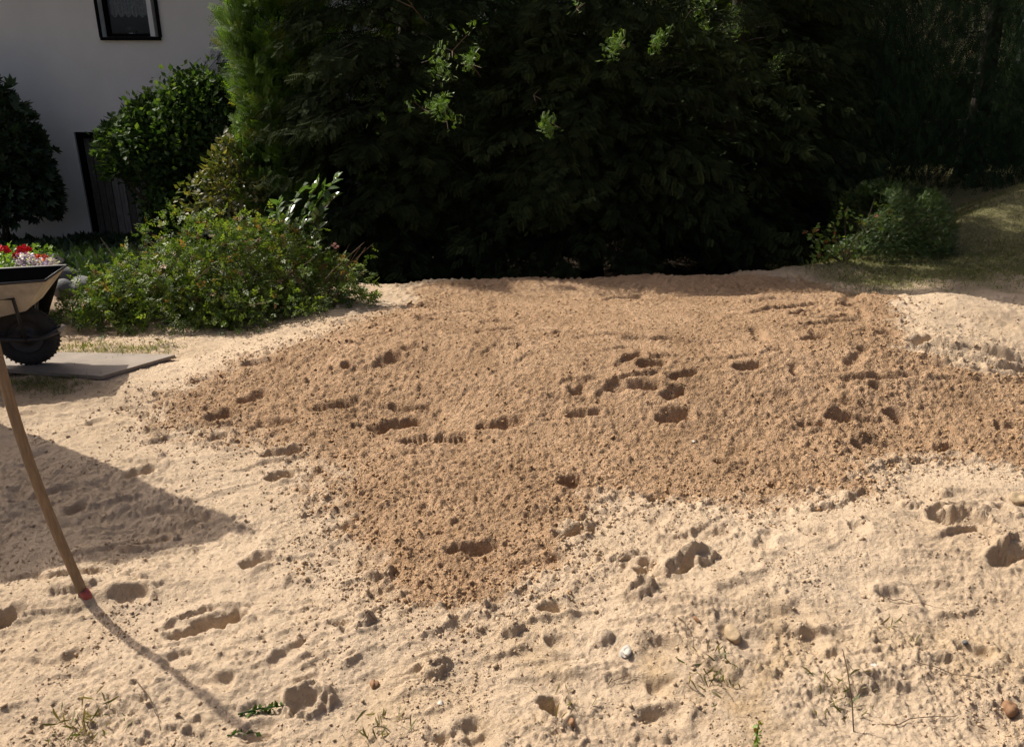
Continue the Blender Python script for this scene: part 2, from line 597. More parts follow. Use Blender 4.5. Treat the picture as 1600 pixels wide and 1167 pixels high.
def worley(x, y, seed, fill=.6, pw=3.0):
    """rounded lumps of very mixed size, one candidate per cell"""
    r_ = np.random.RandomState(seed)
    tab = r_.uniform(0, 1, (3, 65536))
    xi = np.floor(x).astype(np.int64); yi = np.floor(y).astype(np.int64)
    out = np.zeros(x.shape)
    for a in (-1, 0, 1):
        for b in (-1, 0, 1):
            h = ((xi + a) * 73856093 ^ (yi + b) * 19349663) & 65535
            dx = x - (xi + a + tab[0][h]); dy = y - (yi + b + tab[1][h])
            rad = tab[2][h] ** pw * fill
            rad = np.where(rad > .12, rad, 0)
            asp = .6 + .8 * tab[0][(h * 7) & 65535]
            q = rad * rad - dx * dx - dy * dy * asp * asp - .35 * dx * dy * (tab[1][(h * 3) & 65535] - .5)
            out = np.maximum(out, np.sqrt(np.clip(q, 0, None)))
    return out


jx = GX + .012 * noise(GX * 45, GY * 45, 43) + .004 * noise(GX * 130, GY * 130, 44)
jy = GY + .012 * noise(GX * 45, GY * 45, 45) + .004 * noise(GX * 130, GY * 130, 46)
lumpy = ss(-.25, .45, fbm(GX * 2.2, GY * 2.2, 47, 3))
lowheap = ss(.0, .25, sd) * (1 - ss(.35, 1.1, sd))               # the crumbling foot of the moist heap
wk1 = worley(jx * 26, jy * 26, 1, .75, 2.2) / 26
wk2 = worley(jx * 52, jy * 52, 2, .8, 1.4) / 52
wk3 = worley(jx * 13, jy * 13, 3, .6, 3.2) / 13
near2 = near * sandy
lump2 = ss(.0, .6, fbm(GX * .9, GY * .9 + 4, 48, 2))
Z += near2 * MOIST * (wk1 * (.10 + .28 * lumpy * lump2 + .38 * lowheap) + wk2 * (.42 + .2 * lowheap) + wk3 * (.03 + .24 * lowheap + .10 * lumpy * lump2))
Z += near2 * dry * (wk1 * (.03 + .16 * lumpy * mask) + wk2 * (.12 + .30 * lumpy) + wk3 * .12 * lumpy * mask)
# scuffs and raked streaks: stretched noise, its direction drifting over the ground
for k_, (fa, fb, am, sdn) in enumerate([(5, 22, .010, 181), (9, 34, .0035, 191), (3, 11, .010, 201)]):
    an = .35 * noise(GX * .7, GY * .7, sdn + 5) + (.25, -.2, .1)[k_]
    sx_ = GX * np.cos(an) + GY * np.sin(an); sy_ = -GX * np.sin(an) + GY * np.cos(an)
    st = fbm(sx_ * fa, sy_ * fb, sdn, 3, .6)
    Z += near2 * am * (np.clip(st, 0, 1) ** 1.5 * 1.4 - .3 * np.clip(-st, 0, 1)) * ss(-.1, .5, fbm(GX * 1.6, GY * 1.6, sdn + 3, 2)) * (.7 + .3 * dry)
# sharper broken crust where the dry sand was trodden
crust = np.clip(fbm(qx * 9, qy * 10, 101, 3, .6) - .12, 0, .5)
Z += near * sandy * dry * mask * crust * .022
edge_band = np.exp(-((sd + .03) / .10) ** 2)
Z += near * sandy * edge_band * np.clip(fbm(GX * 16, GY * 16, 111, 3, .6), 0, 1) * .028
Z += near * (1 - sandy) * .02 * fbm(GX * 6, GY * 6, 121, 2)
Z += near * ss(0, .25, sd) * .012


Hm = macro(GX, GY) + near2 * bigl * .015


def window(x, y, r):
    j0, j1 = np.searchsorted(YR, [y - r, y + r])
    us = [(x + s * r) / (y + t * r + OFF) for s in (-1, 1) for t in (-1, 1)]
    i0, i1 = np.searchsorted(UR, [min(us), max(us)])
    return slice(max(j0, 0), j1 + 1), slice(max(i0, 0), i1 + 1)


def footprint(x1, y1, x2, y2, wid, dep, tread=False, seed=0, rimh=.012):
    a = G(x1, y1); b = G(x2, y2)
    c = (a + b) / 2; d = b[:2] - a[:2]; Ln = np.linalg.norm(d) + 1e-6
    d = d / Ln
    hl = max(Ln / 2 - wid * .3, .005)
    R = Ln / 2 + wid + .1
    js, is_ = window(c[0], c[1], R)
    X = GX[js, is_] - c[0]; Y = GY[js, is_] - c[1]
    if X.size == 0: return
    s = X * d[0] + Y * d[1]; t = -X * d[1] + Y * d[0]
    wob = .018 * noise(X * 12 + seed, Y * 12, 131) + .003 * noise(X * 30 + seed, Y * 30, 132)
    if c[1] < 4.4: wob = wob + .010 * fbm(X * 24 + seed, Y * 24, 136, 3, .65)
    wloc = wid / 2 * (1 - .22 * np.exp(-((s + .1 * Ln) / (.18 * Ln)) ** 2))
    if seed % 3 and not tread:                                    # slipped, pointed prints
        taper = np.sqrt(np.clip(1 - (np.abs(s) / (Ln / 2 + .02)) ** 2.4, .0, 1))
        wloc = wid / 2 * (.25 + .75 * taper) * (1 + .3 * s / Ln)
    q = np.sqrt(np.maximum(np.abs(s) - hl, 0) ** 2 + t * t) - wloc + wob
    w_ = min(max(.02, dep * .6), wid * .34)
    prof = ss(.014, -w_, q)
    floor = (1 - .35 * ss(-hl, hl, s * (1 if seed % 2 else -1)))
    hz = -dep * prof * floor
    hz += rimh * np.exp(-((q - .022) / .022) ** 2) * (1 + .9 * noise(X * 16, Y * 16 + seed, 133))
    Z[js, is_] -= (Z[js, is_] - Hm[js, is_]) * np.maximum(prof * .85, .55 * ss(.05, .0, q))
    hz += prof * .004 * fbm(X * 28, Y * 28 + seed, 134, 2, .6)
    if tread:
        hz += prof * dep * .75 * (np.sin(s * 2 * pi / .026) > .1) * (np.abs(t) > .008)
    Z[js, is_] += hz


FP = [(580, 673, 652, 661, .10, .060), (747, 670, 818, 657, .06, .040), (1025, 657, 1080, 643, .10, .060), (890, 648, 935, 645, .035, .02),
      (877, 748, 906, 757, .11, .080), (1395, 642, 1412, 662, .09, .050), (1365, 603, 1380, 610, .06, .035), (1250, 666, 1290, 664, .04, .03),
      (1290, 655, 1325, 655, .06, .035), (1152, 575, 1190, 568, .06, .035), (1262, 532, 1286, 522, .09, .045), (975, 560, 1005, 556, .05, .03),
      (1000, 571, 1040, 562, .06, .03), (1042, 591, 1088, 581, .045, .03), (1035, 620, 1068, 612, .05, .035), (895, 612, 915, 610, .07, .035),
      (590, 570, 628, 558, .09, .035), (375, 630, 415, 612, .11, .04), (415, 712, 465, 703, .07, .05), (418, 753, 455, 742, .07, .05),
      (375, 887, 418, 872, .06, .035), (182, 936, 226, 928, .075, .03), (262, 998, 385, 960, .075, .06), (455, 1112, 510, 1095, .05, .035),
      (680, 1158, 740, 1145, .05, .03), (852, 1095, 875, 1130, .045, .055), (700, 862, 780, 852, .035, .025), (850, 952, 885, 948, .03, .025),
      (535, 568, 545, 570, .06, .035), (850, 522, 905, 520, .05, .02), (1468, 822, 1530, 815, .14, .05), (1045, 897, 1075, 882, .04, .03),
      (1550, 880, 1600, 868, .05, .025), (1428, 537, 1465, 530, .08, .05), (1120, 722, 1130, 722, .04, .03), 
      (0, 962, 12, 972, .12, .05), (198, 744, 235, 738, .05, .03), (380, 572, 450, 562, .08, .02), (1240, 570, 1246, 588, .05, .03),
      (1560, 665, 1580, 668, .09, .035), (1465, 707, 1488, 698, .05, .03), (1335, 698, 1365, 708, .05, .04), (955, 610, 1030, 604, .04, .03),
      (300, 600, 330, 592, .07, .02), (320, 655, 360, 648, .10, .03), (330, 685, 355, 680, .05, .025), (1000, 900, 1020, 880, .05, .03),
       (1370, 520, 1400, 522, .06, .03), (1290, 500, 1330, 492, .08, .03), (1235, 492, 1275, 484, .07, .03),
      (905, 835, 930, 832, .04, .03), (870, 838, 905, 834, .05, .035), (1560, 790, 1580, 800, .03, .02), (1200, 755, 1210, 755, .03, .02),
      (495, 735, 520, 748, .05, .02), (640, 500, 700, 496, .04, .02), (560, 528, 620, 520, .04, .015), (1000, 1125, 1060, 1118, .05, .02),
      (100, 800, 130, 795, .05, .03), (20, 790, 120, 760, .03, .02), (130, 870, 260, 845, .03, .02), (1380, 940, 1420, 930, .08, .02),
      (620, 545, 660, 540, .05, .015), (1510, 545, 1590, 570, .05, .035), (1440, 560, 1600, 592, .02, .012), (860, 1010, 890, 1000, .06, .02)]
for k, f in enumerate(FP):
    footprint(*f, seed=k)
for k, f in enumerate([(636, 688, 730, 685, .085, .03), (490, 641, 560, 628, .07, .022), (600, 641, 668, 639, .03, .018), (750, 517, 812, 513, .06, .02),
                       (1320, 591, 1440, 587, .03, .012), (870, 521, 1000, 527, .025, .01), (1010, 527, 1150, 537, .025, .01)]):
    footprint(*f, tread=True, seed=100 + k)
rs = np.random.RandomState(5)
for k in range(70):
    px = rs.uniform(-80, 1680); py = 470 + 700 * rs.uniform() ** 1.3
    p = plane_pt(px, py)
    if 300 < px < 1500 and 500 < py < 780 and rs.uniform() < .75: continue
    a = rs.uniform(0, pi); l = rs.uniform(.05, .24)
    s_ = FPX / (p[1] * .94 + .6)
    ex = cos(a) * l * s_ / 2; ey = sin(a) * l * s_ / 2 * .45
    footprint(px - ex, py - ey, px + ex, py + ey, rs.uniform(.035, .1), rs.uniform(.008, .022), seed=200 + k, rimh=.006)


def ledge(pts, h, back=.07, seed=0, wob=.012):
    """a broken edge: the far side stands proud and drops sharply to the near side"""
    W = [G(*p)[:2] for p in pts]
    cx = (np.array(W).min(0) + np.array(W).max(0)) / 2
    R_ = np.linalg.norm(np.array(W).max(0) - np.array(W).min(0)) / 2 + back * 2
    js, is_ = window(cx[0], cx[1], R_)
    X = GX[js, is_]; Y = GY[js, is_]
    if X.size == 0: return
    X = X + wob * noise(X * 14, Y * 14 + seed, 143) + .4 * wob * noise(X * 40, Y * 40 + seed, 144)
    Y = Y + wob * noise(X * 14, Y * 14 + seed, 145) + .5 * wob * noise(X * 40, Y * 40 + seed, 146)
    best = np.full(X.shape, 1e9); sg = np.zeros(X.shape); tt = np.zeros(X.shape)
    n_ = len(W) - 1
    for i in range(n_):
        (x0, y0), (x1, y1) = W[i], W[i + 1]
        ex, ey = x1 - x0, y1 - y0
        L_ = ex * ex + ey * ey + 1e-9
        t = ((X - x0) * ex + (Y - y0) * ey) / L_
        tc = np.clip(t, 0, 1)
        d = np.hypot(X - x0 - tc * ex, Y - y0 - tc * ey)
        k = d < best
        best = np.where(k, d, best); sg = np.where(k, np.sign(ex * (Y - y0) - ey * (X - x0)), sg); tt = np.where(k, (i + t) / n_, tt)
    dn = best * sg
    fade = ss(-.02, .18, tt) * ss(1.02, .8, tt)
    Z[js, is_] += fade * h * (ss(-.006, .008, dn) * np.exp(-np.clip(dn, 0, None) / back) - .35 * np.exp(-((dn + .015) / .014) ** 2))


LEDGES = [([(850, 520), (900, 528), (960, 526)], .016), ([(960, 528), (1040, 532), (1150, 540)], .016), ([(955, 572), (1000, 566), (1060, 556)], .022),
          ([(930, 600), (980, 592), (1040, 578)], .02), ([(925, 618), (960, 608), (1030, 603), (1070, 606)], .022), ([(870, 596), (930, 590)], .014),
          ([(1090, 560), (1140, 558), (1190, 552)], .014), ([(1290, 598), (1310, 625), (1350, 640)], .022), ([(1280, 640), (1330, 655), (1380, 660)], .022),
          ([(1250, 670), (1300, 672), (1340, 680)], .018), ([(1300, 695), (1350, 702), (1400, 698)], .018), ([(1340, 745), (1400, 722), (1480, 718), (1560, 728)], .02),
          ([(1330, 592), (1400, 585), (1480, 592), (1590, 596)], .012), ([(1500, 556), (1560, 572), (1610, 580)], .03), ([(1410, 540), (1450, 545), (1500, 560)], .03),
          ([(1160, 490), (1220, 482), (1290, 478)], .03), ([(1230, 512), (1290, 505), (1350, 500)], .022), ([(930, 472), (1000, 466), (1080, 472)], .025),
          ([(640, 496), (700, 490), (760, 486)], .016), ([(740, 505), (800, 502)], .012), ([(380, 575), (430, 570), (480, 562)], .015), ([(330, 600), (400, 596)], .012),
          ([(560, 575), (600, 566), (640, 556)], .014), ([(480, 640), (540, 634), (600, 640), (670, 640)], .012), ([(600, 700), (660, 706), (740, 700)], .012),
          ([(690, 862), (740, 852), (800, 850)], .02), ([(600, 910), (560, 860), (520, 800)], .012), ([(860, 845), (900, 830), (930, 822)], .02),
          ([(850, 952), (890, 950)], .014), ([(1040, 905), (1075, 878), (1110, 868)], .035), ([(970, 935), (1000, 922), (1030, 926)], .03),
          ([(1020, 845), (1080, 832), (1140, 808)], .014), ([(1240, 800), (1300, 790), (1360, 760)], .018), ([(1430, 800), (1500, 788), (1560, 800)], .022),
          ([(1460, 838), (1520, 832), (1570, 850)], .03), ([(1540, 870), (1600, 850)], .03), ([(1230, 990), (1300, 985), (1350, 1000)], .015),
          ([(1300, 1070), (1360, 1062), (1430, 1075)], .02), ([(1080, 1030), (1120, 1050), (1150, 1070)], .016), ([(640, 1045), (700, 1030)], .018),
          ([(440, 1108), (480, 1095), (530, 1100)], .025), ([(250, 985), (320, 955), (400, 945)], .02), ([(540, 985), (590, 968)], .016),
          ([(650, 1000), (720, 975)], .010), ([(60, 905), (120, 895), (170, 890)], .022), ([(0, 905), (60, 900), (110, 915)], .018), ([(180, 900), (240, 905)], .014),
          ([(200, 790), (280, 800), (350, 812)], .02), ([(60, 815), (150, 790), (230, 770)], .012), ([(100, 870), (200, 855), (280, 850)], .016),
          ([(390, 880), (430, 870)], .018), ([(350, 740), (420, 720), (480, 712)], .012), ([(150, 640), (250, 635), (340, 640)], .012),
          ([(0, 1030), (90, 1035), (170, 1060)], .010), ([(840, 1090), (850, 1125), (880, 1140)], .03), ([(700, 1165), (760, 1140)], .02)]
for k, (pts, h) in enumerate(LEDGES):
    ledge(pts, h, .05 + .03 * (k % 3), k)
rs = np.random.RandomState(15)
for k in range(110):
    px = rs.uniform(-50, 1650); py = 480 + 690 * rs.uniform() ** 1.2
    l = rs.uniform(20, 75) * (.5 + .5 * (py - 480) / 690); a = rs.normal() * .35 - .15
    p0 = (px - l * cos(a), py - l * sin(a) * .6); p2 = (px + l * cos(a), py + l * sin(a) * .6)
    ledge([p0, (px + rs.normal() * 5, py + rs.normal() * 5), p2], rs.uniform(.004, .012), rs.uniform(.03, .06), 300 + k)


# clods pressed half into the surface
def stamp_clod(x, y, r, h, e, a, seed):
    js, is_ = window(x, y, r * 1.4)
    X = GX[js, is_] - x; Y = GY[js, is_] - y
    if X.size == 0: return
    s = (X * cos(a) + Y * sin(a)) / r; t = (-X * sin(a) + Y * cos(a)) / (r * e)
    q = 1 - (s * s + t * t) * (1 + .5 * noise(X * 50 + seed, Y * 50, 141))
    Z[js, is_] += h * np.sqrt(np.clip(q, 0, 1))


def moist_at(x, y):
    j = int(np.clip(np.searchsorted(YR, y), 0, len(YR) - 1)); i = int(np.clip(np.searchsorted(UR, x / (y + OFF)), 0, len(UR) - 1))
    return MOIST[j, i], sd[j, i]


rs = np.random.RandomState(9)
nst = 0
for k in range(2600):
    y = 1.6 + 5.6 * rs.uniform() ** 1.25; x = rs.uniform(-.66, .66) * (y + OFF)
    m_, s_ = moist_at(x, y)
    keep = .42 + .58 * math.exp(-((s_ - .02) / .16) ** 2)
    if m_ > .5 and s_ > .35: keep = .18
    if rs.uniform() > keep: continue
    r = .0035 + .0026 * rs.exponential() * (1 + 1.2 * math.exp(-((s_ - .02) / .16) ** 2))
    r = min(r, .03)
    stamp_clod(x, y, r, r * rs.uniform(.6, 1.15), rs.uniform(.6, 1), rs.uniform(0, 3.1), k)
# a few named ledges and lumps of crust
for (px, py, r, h, e, a) in [(1090, 868, .085, .05, .55, .3), (1000, 925, .06, .04, .6, .2), (800, 985, .05, .035, .6, .4), (680, 1045, .055, .03, .6, .8),
                             (940, 1000, .04, .03, .7, .3), (1240, 760, .04, .02, .7, 0), (480, 1105, .07, .04, .7, .3), (1510, 815, .10, .04, .5, -.3),
                             (1420, 790, .06, .03, .6, .3), (1580, 860, .09, .045, .5, .1), (1475, 772, .05, .03, .6, .3), (240, 690, .07, .03, .5, .3),
                             (110, 915, .09, .03, .4, .3), (560, 975, .07, .03, .4, .5), (970, 870, .07, .03, .5, .4), (1340, 690, .1, .03, .3, .2),
                             (1300, 640, .09, .03, .3, -.5), (820, 800, .12, .02, .4, .2), (600, 900, .05, .03, .6, .6), (1340, 1075, .06, .03, .5, .1),
                             (1480, 540, .1, .04, .4, -.2), (1560, 560, .12, .05, .3, -.4), (1180, 470, .15, .04, .4, .1), (1310, 475, .15, .05, .4, 0)]:
    p = G(px, py)
    stamp_clod(p[0], p[1], r, h, e, a, int(px))

LITTER = ss(.05, .4, GY - yc + .12 * noise(GX * 3, GY * 3, 151)) * (1 - ss(8, 12, GX * 0 + GY) * ss(5.5, 6.5, GX) * 0)
LITTER = np.maximum(LITTER, ss(.0, .5, GY - 7.0) * (1 - ss(-2, -1.2, GX)))
LITTER = np.maximum(LITTER, ss(6.2, 6.9, GY + .3 * noise(GX * 2, GY * 2, 77)) * (1 - ss(-1.9, -1.2, GX)) * (1 - ss(-4.5, -3.6, -GX) * 0))
t1 = ss(6.6, 7.6, GY + .5 * fbm(GX * 2, GY * 2, 161, 2)) * ss(2.3, 3.3, GX)
gp = [(120, 548, .35, .16), (95, 603, .33, .10), (200, 553, .3, .12), (20, 560, .5, .3), (640, 440, .5, .2)]
TURF = t1 * .95
LITTER = LITTER * (1 - .8 * ss(4.5, 5.5, GX))
for (px, py, sx, sy) in gp:
    c = plane_pt(px, py)
    TURF = np.maximum(TURF, .75 * np.exp(-((GX - c[0]) / sx) ** 2 - ((GY - c[1]) / sy) ** 2) * ss(-.3, .4, fbm(GX * 9, GY * 9, 171, 2)))
c = plane_pt(1200, 1080)
OCH = np.exp(-((GX - c[0]) / .9) ** 2 - ((GY - c[1]) / .35) ** 2) * .9 + .15
ny, nx = GX.shape
idx = np.arange(nx * ny).reshape(ny, nx)
F = np.stack([idx[:-1, :-1], idx[:-1, 1:], idx[1:, 1:], idx[1:, :-1]], -1).reshape(-1, 4)
V = np.stack([GX, GY, Z], -1).reshape(-1, 3)
sand = arr_mesh('sand_ground', V, F, M['sand'], None, False,
                dict(moist=MOIST * .97, litter=LITTER, turf=TURF, ochre=OCH))
tag(sand, 'trodden sandy garden ground, pale and dry with a darker moist heap', kind='structure')
gb = MB(); gb.box((-200, -200, -2.2), (200, 200, -1.4))
tag(gb.build('garden_ground', M['soil']), 'wider garden soil around the sand', kind='structure')

# ------------------------------------------------------------------ leaf clouds
HOLES = []            # (point, radius): openings in the foliage along the sun's way to a spot


def keep_open(P):
    k = np.ones(len(P), bool)
    for q, r in HOLES:
        d = P - q
        al = d @ SUN
        pr = np.linalg.norm(d - al[:, None] * SUN, axis=1)
        k &= ~((al > .06) & (pr < r))
    return k


def unit(v):
    return v / (np.linalg.norm(v, axis=-1, keepdims=True) + 1e-9)


def cloud(name, tmpl, P, D, Nn, S, mat, parent, rnd=None, rs=RNG, smooth=False):
    TV, TF = tmpl
    k = keep_open(P)
    P, D, Nn, S = P[k], D[k], Nn[k], S[k]
    if rnd is None: rnd = rs.uniform(0, 1, len(P))
    else: rnd = rnd[k]
    X = unit(D); Y = unit(np.cross(Nn, X)); Zx = np.cross(X, Y)
    n = len(P); m = len(TV)
    V = P[:, None, :] + S[:, None, None] * (TV[None, :, 0:1] * X[:, None] + TV[None, :, 1:2] * Y[:, None] + TV[None, :, 2:3] * Zx[:, None])
    F = TF[None] + (np.arange(n) * m)[:, None, None]
    o = arr_mesh(name, V.reshape(-1, 3), F.reshape(-1, TF.shape[1]), mat, parent, smooth, dict(rnd=np.repeat(rnd, m)))
    if name in ('foliage', 'crown'): o['kind'] = 'stuff'
    return o


LEAF = (np.array([(0, 0, 0), (.5, .3, .07), (1, 0, -.06), (.5, -.3, .07)], float), np.array([(0, 3, 2), (0, 2, 1)]))
OVAL = (np.array([(0, 0, 0), (.25, .2, .05), (.6, .24, .05), (1, 0, -.12), (.6, -.24, .05), (.25, -.2, .05), (.5, 0, -.02)], float),
        np.array([(6, 1, 0), (6, 2, 1), (6, 3, 2), (6, 4, 3), (6, 5, 4), (6, 0, 5)]))


def pinnate(spec):
    V = []; F = []
    for (x, y, a, l, w_) in spec:
        n = len(V)
        ca, sa = cos(a), sin(a)
        for (p, q, zz) in [(0, 0, 0), (.5, w_, .06), (1, 0, -.05), (.5, -w_, .06)]:
            V.append((x + l * (p * ca - q * sa), y + l * (p * sa + q * ca), l * zz - .1 * x * x))
        F += [(n, n + 3, n + 2), (n, n + 2, n + 1)]
    return np.array(V), np.array(F)


ROSE = pinnate([(.55, 0, 0, .45, .32), (.42, 0, 1.0, .36, .3), (.42, 0, -1.0, .36, .3), (.15, 0, 1.15, .32, .3), (.15, 0, -1.15, .32, .3)])
PALM = pinnate([(.1, 0, 0, .9, .2), (.1, 0, .6, .8, .2), (.1, 0, -.6, .8, .2), (.1, 0, 1.25, .6, .2), (.1, 0, -1.25, .6, .2)])


def spray(n, spread=.9, ln=.34, w_=.045):
    V = []; F = []
    V += [(0, -.012, 0), (1, 0, -.12), (0, .012, 0)]; F.append((0, 1, 2))
    for k in range(n):
        x = .08 + .85 * k / n
        for sgn in (-1, 1):
            l = ln * (1 - .55 * abs(x - .35) * 1.2)
            a = sgn * spread
            i = len(V)
            zc = -.12 * x * x
            V += [(x, 0, zc), (x + l * cos(a) * .6 - w_ * sin(a) * sgn, l * sin(a) * .6 + w_ * cos(a) * sgn, zc + .02), (x + l * cos(a), l * sin(a), zc - .05)]
            F.append((i, i + 1, i + 2))
    return np.array(V, float), np.array(F)


SPRAY = spray(6, .85, .34, .065)
SPRUCE = spray(4, .6, .34, .07)
THIN = (np.array([(0, -.008, 0), (0, .008, 0), (.35, 0, .06), (.7, .01, .05), (1, 0, -.12)], float), np.array([(0, 1, 2), (0, 2, 3), (0, 3, 4)]))
BLADE = (np.array([(0, -.04, 0), (0, .04, 0), (.6, 0, .05), (1, 0, -.12)], float), np.array([(0, 1, 2), (0, 2, 3)]))


def rand_dirs(n, rs):
    return unit(rs.normal(size=(n, 3)))


def tree(X, Y, R, H, label, style='yew', seed=0, n=150, mat='dark', prof=None, group='dark conifers along the back of the garden', name='conifer_tree'):
    rs = np.random.RandomState(1000 + seed)
    zb = float(Hs(X, Y))
    root = empty(name, (X, Y, zb - .05), label, 'tree', group)
    tb = MB()
    zs = np.linspace(0, H * .93, 8)
    tb.tube([(X + .05 * sin(z * 1.7 + seed), Y + .05 * cos(z * 1.3 + seed), zb - .1 + z) for z in zs], np.linspace(.07 + .012 * H, .012, 8), 8)
    nv = n
    t = np.where(rs.uniform(size=nv) < .72, rs.uniform(0, .5, nv), rs.uniform(.5, 1, nv))
    # half of the branches concentrate in the part near the ground
    th = rs.uniform(0, 2 * pi, nv)
    back = np.sin(th) > .45
    keep = ~(back & (rs.uniform(size=nv) < .45))
    t, th = t[keep], th[keep]
    nv = len(t)
    if prof is None:
        pr = (1 - t ** 1.6) ** .75 * (.82 + .18 * np.minimum(t / .1, 1))
    else:
        pr = prof(t)
    Lb = R * pr * rs.uniform(.72, 1.12, nv) * (1 + .14 * np.sin(3 * th + seed) + .08 * np.sin(9 * t + seed * 2)) + .08
    dirh = np.stack([np.cos(th), np.sin(th), np.zeros(nv)], 1)
    z0 = zb + .12 + t * H * .97
    if style == 'column':
        up, dr = .9, .2
    elif style == 'spruce':
        up, dr = .15, .75
    else:
        up, dr = .42, .45
    ns = 84
    s = rs.uniform(.22, 1, (nv, ns)) ** .8
    def curve(s_, Lb_, d_, z_):
        p = d_ * (Lb_ * s_)[..., None]
        p = p + np.array([X, Y, 0])
        p[..., 2] = z_ + Lb_ * (up * s_ - dr * s_ * s_)
        return p
    P = curve(s, Lb[:, None].repeat(ns, 1), dirh[:, None].repeat(ns, 1), z0[:, None].repeat(ns, 1))
    side = np.cross(dirh, [0, 0, 1])[:, None]
    sgn = rs.choice([-1, 1], (nv, ns))[..., None]
    wdt = (.30 * Lb[:, None] * (1.08 - s) + .05)[..., None]
    P = P + side * sgn * wdt * rs.uniform(0, 1, (nv, ns, 1)) + rs.normal(size=(nv, ns, 3)) * .03
    if style == 'spruce':
        dz = -1.1 - rs.uniform(0, .8, (nv, ns, 1))
        P[..., 2] -= rs.uniform(0, .28, (nv, ns))
    else:
        dz = -.15 - .35 * s[..., None] + rs.normal(size=(nv, ns, 1)) * .3
    if style == 'column': dz = .9 + rs.normal(size=(nv, ns, 1)) * .5
    D = dirh[:, None] * .8 + side * sgn * .7 + np.array([0, 0, 1.0]) * dz + rs.normal(size=(nv, ns, 3)) * .22
    Nn = np.array([0, 0, 1.0]) + dirh[:, None] * (2.2 if style == 'column' else .75) + rs.normal(size=(nv, ns, 3)) * .45
    P = P.reshape(-1, 3); D = D.reshape(-1, 3); Nn = np.broadcast_to(Nn, (nv, ns, 3)).reshape(-1, 3)
    S = rs.uniform(.10, .17, len(P))
    hi = P[:, 2] > 3.5
    k = ~(hi & (rs.uniform(size=len(P)) < .72))
    S = np.where(hi, S * 2.1, S)
    gz = Hs(P[:, 0], P[:, 1])
    k &= P[:, 2] > gz + .03
    P, D, Nn, S = P[k], D[k], Nn[k], S[k]
    rnd = np.clip(rs.normal(.45, .25, len(P)) + .25 * noise(P[:, 0] * 3, P[:, 2] * 3, 3), 0, 1)
    cloud('crown', SPRUCE if style == 'spruce' else SPRAY, P, D, Nn, S, L[mat], root, rnd)
    # limbs
    for i in range(0, nv, 3 if style != 'spruce' else 9):
        ss_ = np.linspace(0, .85, 5)
        pts = curve(ss_, np.full(5, Lb[i]), np.repeat(dirh[i][None], 5, 0), np.full(5, z0[i]))
        if keep_open(pts).all(): tb.tube(pts, np.linspace(.016, .003, 5), 4, False)
    tb.build('trunk', M['bark'], root, True)
    return root


def lump(dirv, seed):
    k = np.random.RandomState(seed).normal(size=(6, 3)) * 3.2
    ph = np.random.RandomState(seed + 1).uniform(0, 6, 6)
    return sum(np.sin(dirv @ k[i] + ph[i]) for i in range(6)) / 6


def bush(name, label, cat, c, rad, n, tmpl, mat, size, seed, lumpy=.35, stems=14, group=None, crown='foliage', zmin=.02, upn=.6, inner=.35,
         stem_r=.008, rot=0.0, low=.12, lobes=None, loose=.025):
    rs = np.random.RandomState(seed)
    c = np.array(c, float)
    root = empty(name, c, label, cat, group)
    d = rand_dirs(n, rs)
    d[:, 2] = np.abs(d[:, 2]) * (1 + low) - low
    d = unit(d)
    f = np.where(rs.uniform(size=n) < inner, rs.uniform(.35, .85, n), rs.uniform(.84, 1.04, n))
    f = f * (1 + lumpy * lump(d, seed)) + rs.exponential(loose, n)
    P = d * f[:, None] * np.array(rad)
    if lobes:
        li = rs.choice(len(lobes), n, p=[q[2] for q in lobes])
        P = P * np.array([q[1] for q in lobes])[li] + np.array([q[0] for q in lobes])[li]
    P = np.stack([P[:, 0] * cos(rot) - P[:, 1] * sin(rot), P[:, 0] * sin(rot) + P[:, 1] * cos(rot), P[:, 2]], 1) + c
    out = unit(P - c)
    D = out * .6 + rs.normal(size=(n, 3)) * .6 + np.array([0, 0, .1])
    Nn = out * .5 + np.array([0, 0, upn]) + rs.normal(size=(n, 3)) * .45
    S = rs.uniform(.7, 1.3, n) * size
    k = P[:, 2] > Hs(P[:, 0], P[:, 1]) + zmin
    P, D, Nn, S = P[k], D[k], Nn[k], S[k]
    rnd = np.clip(rs.uniform(0, 1, len(P)), 0, 1)
    cloud(crown, tmpl, P, D, Nn, S, L[mat], root, rnd)
    if stems:
        mb = MB()
        for i in range(stems):
            q = unit(np.append(rs.normal(size=2), rs.uniform(.4, 1.8)))
            e = c + q * np.array(rad) * .9
            b = np.array([c[0] + rs.normal() * rad[0] * .15, c[1] + rs.normal() * rad[1] * .15, 0])
            b[2] = Hs(b[0], b[1]) - .02
            m_ = (b + e) / 2 + np.array([0, 0, rad[2] * .1])
            mb.tube([b, m_, e], [stem_r, stem_r * .7, stem_r * .3], 5, False)
        mb.build('stem', M['twig'], root)
    return root


# ------------------------------------------------------------------ the white house
HY, HB = 14.2, -.85
WX0, WX1, WZ0, WZ1 = -6.70, -5.78, 2.44, 3.62
DX0, DX1, DZ1 = -7.46, -5.95, .95
house = empty('white_house', (-8.5, HY, HB), 'white rendered house wall in shade behind the shrubs at the left', 'house')
top = 3.95
wall = MB()
T = .32
for (x0, x1, z0, z1) in [(-15, DX0, HB - .3, WZ0), (-15, WX0, WZ0, WZ1), (-15, -2.6, WZ1, top), (WX1, -2.6, WZ0, WZ1),
                         (DX0, DX1, DZ1, WZ0), (DX1, -2.6, HB - .3, WZ0)]:
    wall.box((x0, HY, z0), (x1, HY + T, z1))
wall.box((-15, HY + T, HB - .3), (-14.7, HY + 7.7, top)); wall.box((-2.9, HY + T, HB - .3), (-2.6, HY + 7.7, top))
wall.box((-14.7, HY + 7.4, HB - .3), (-2.9, HY + 7.7, top))
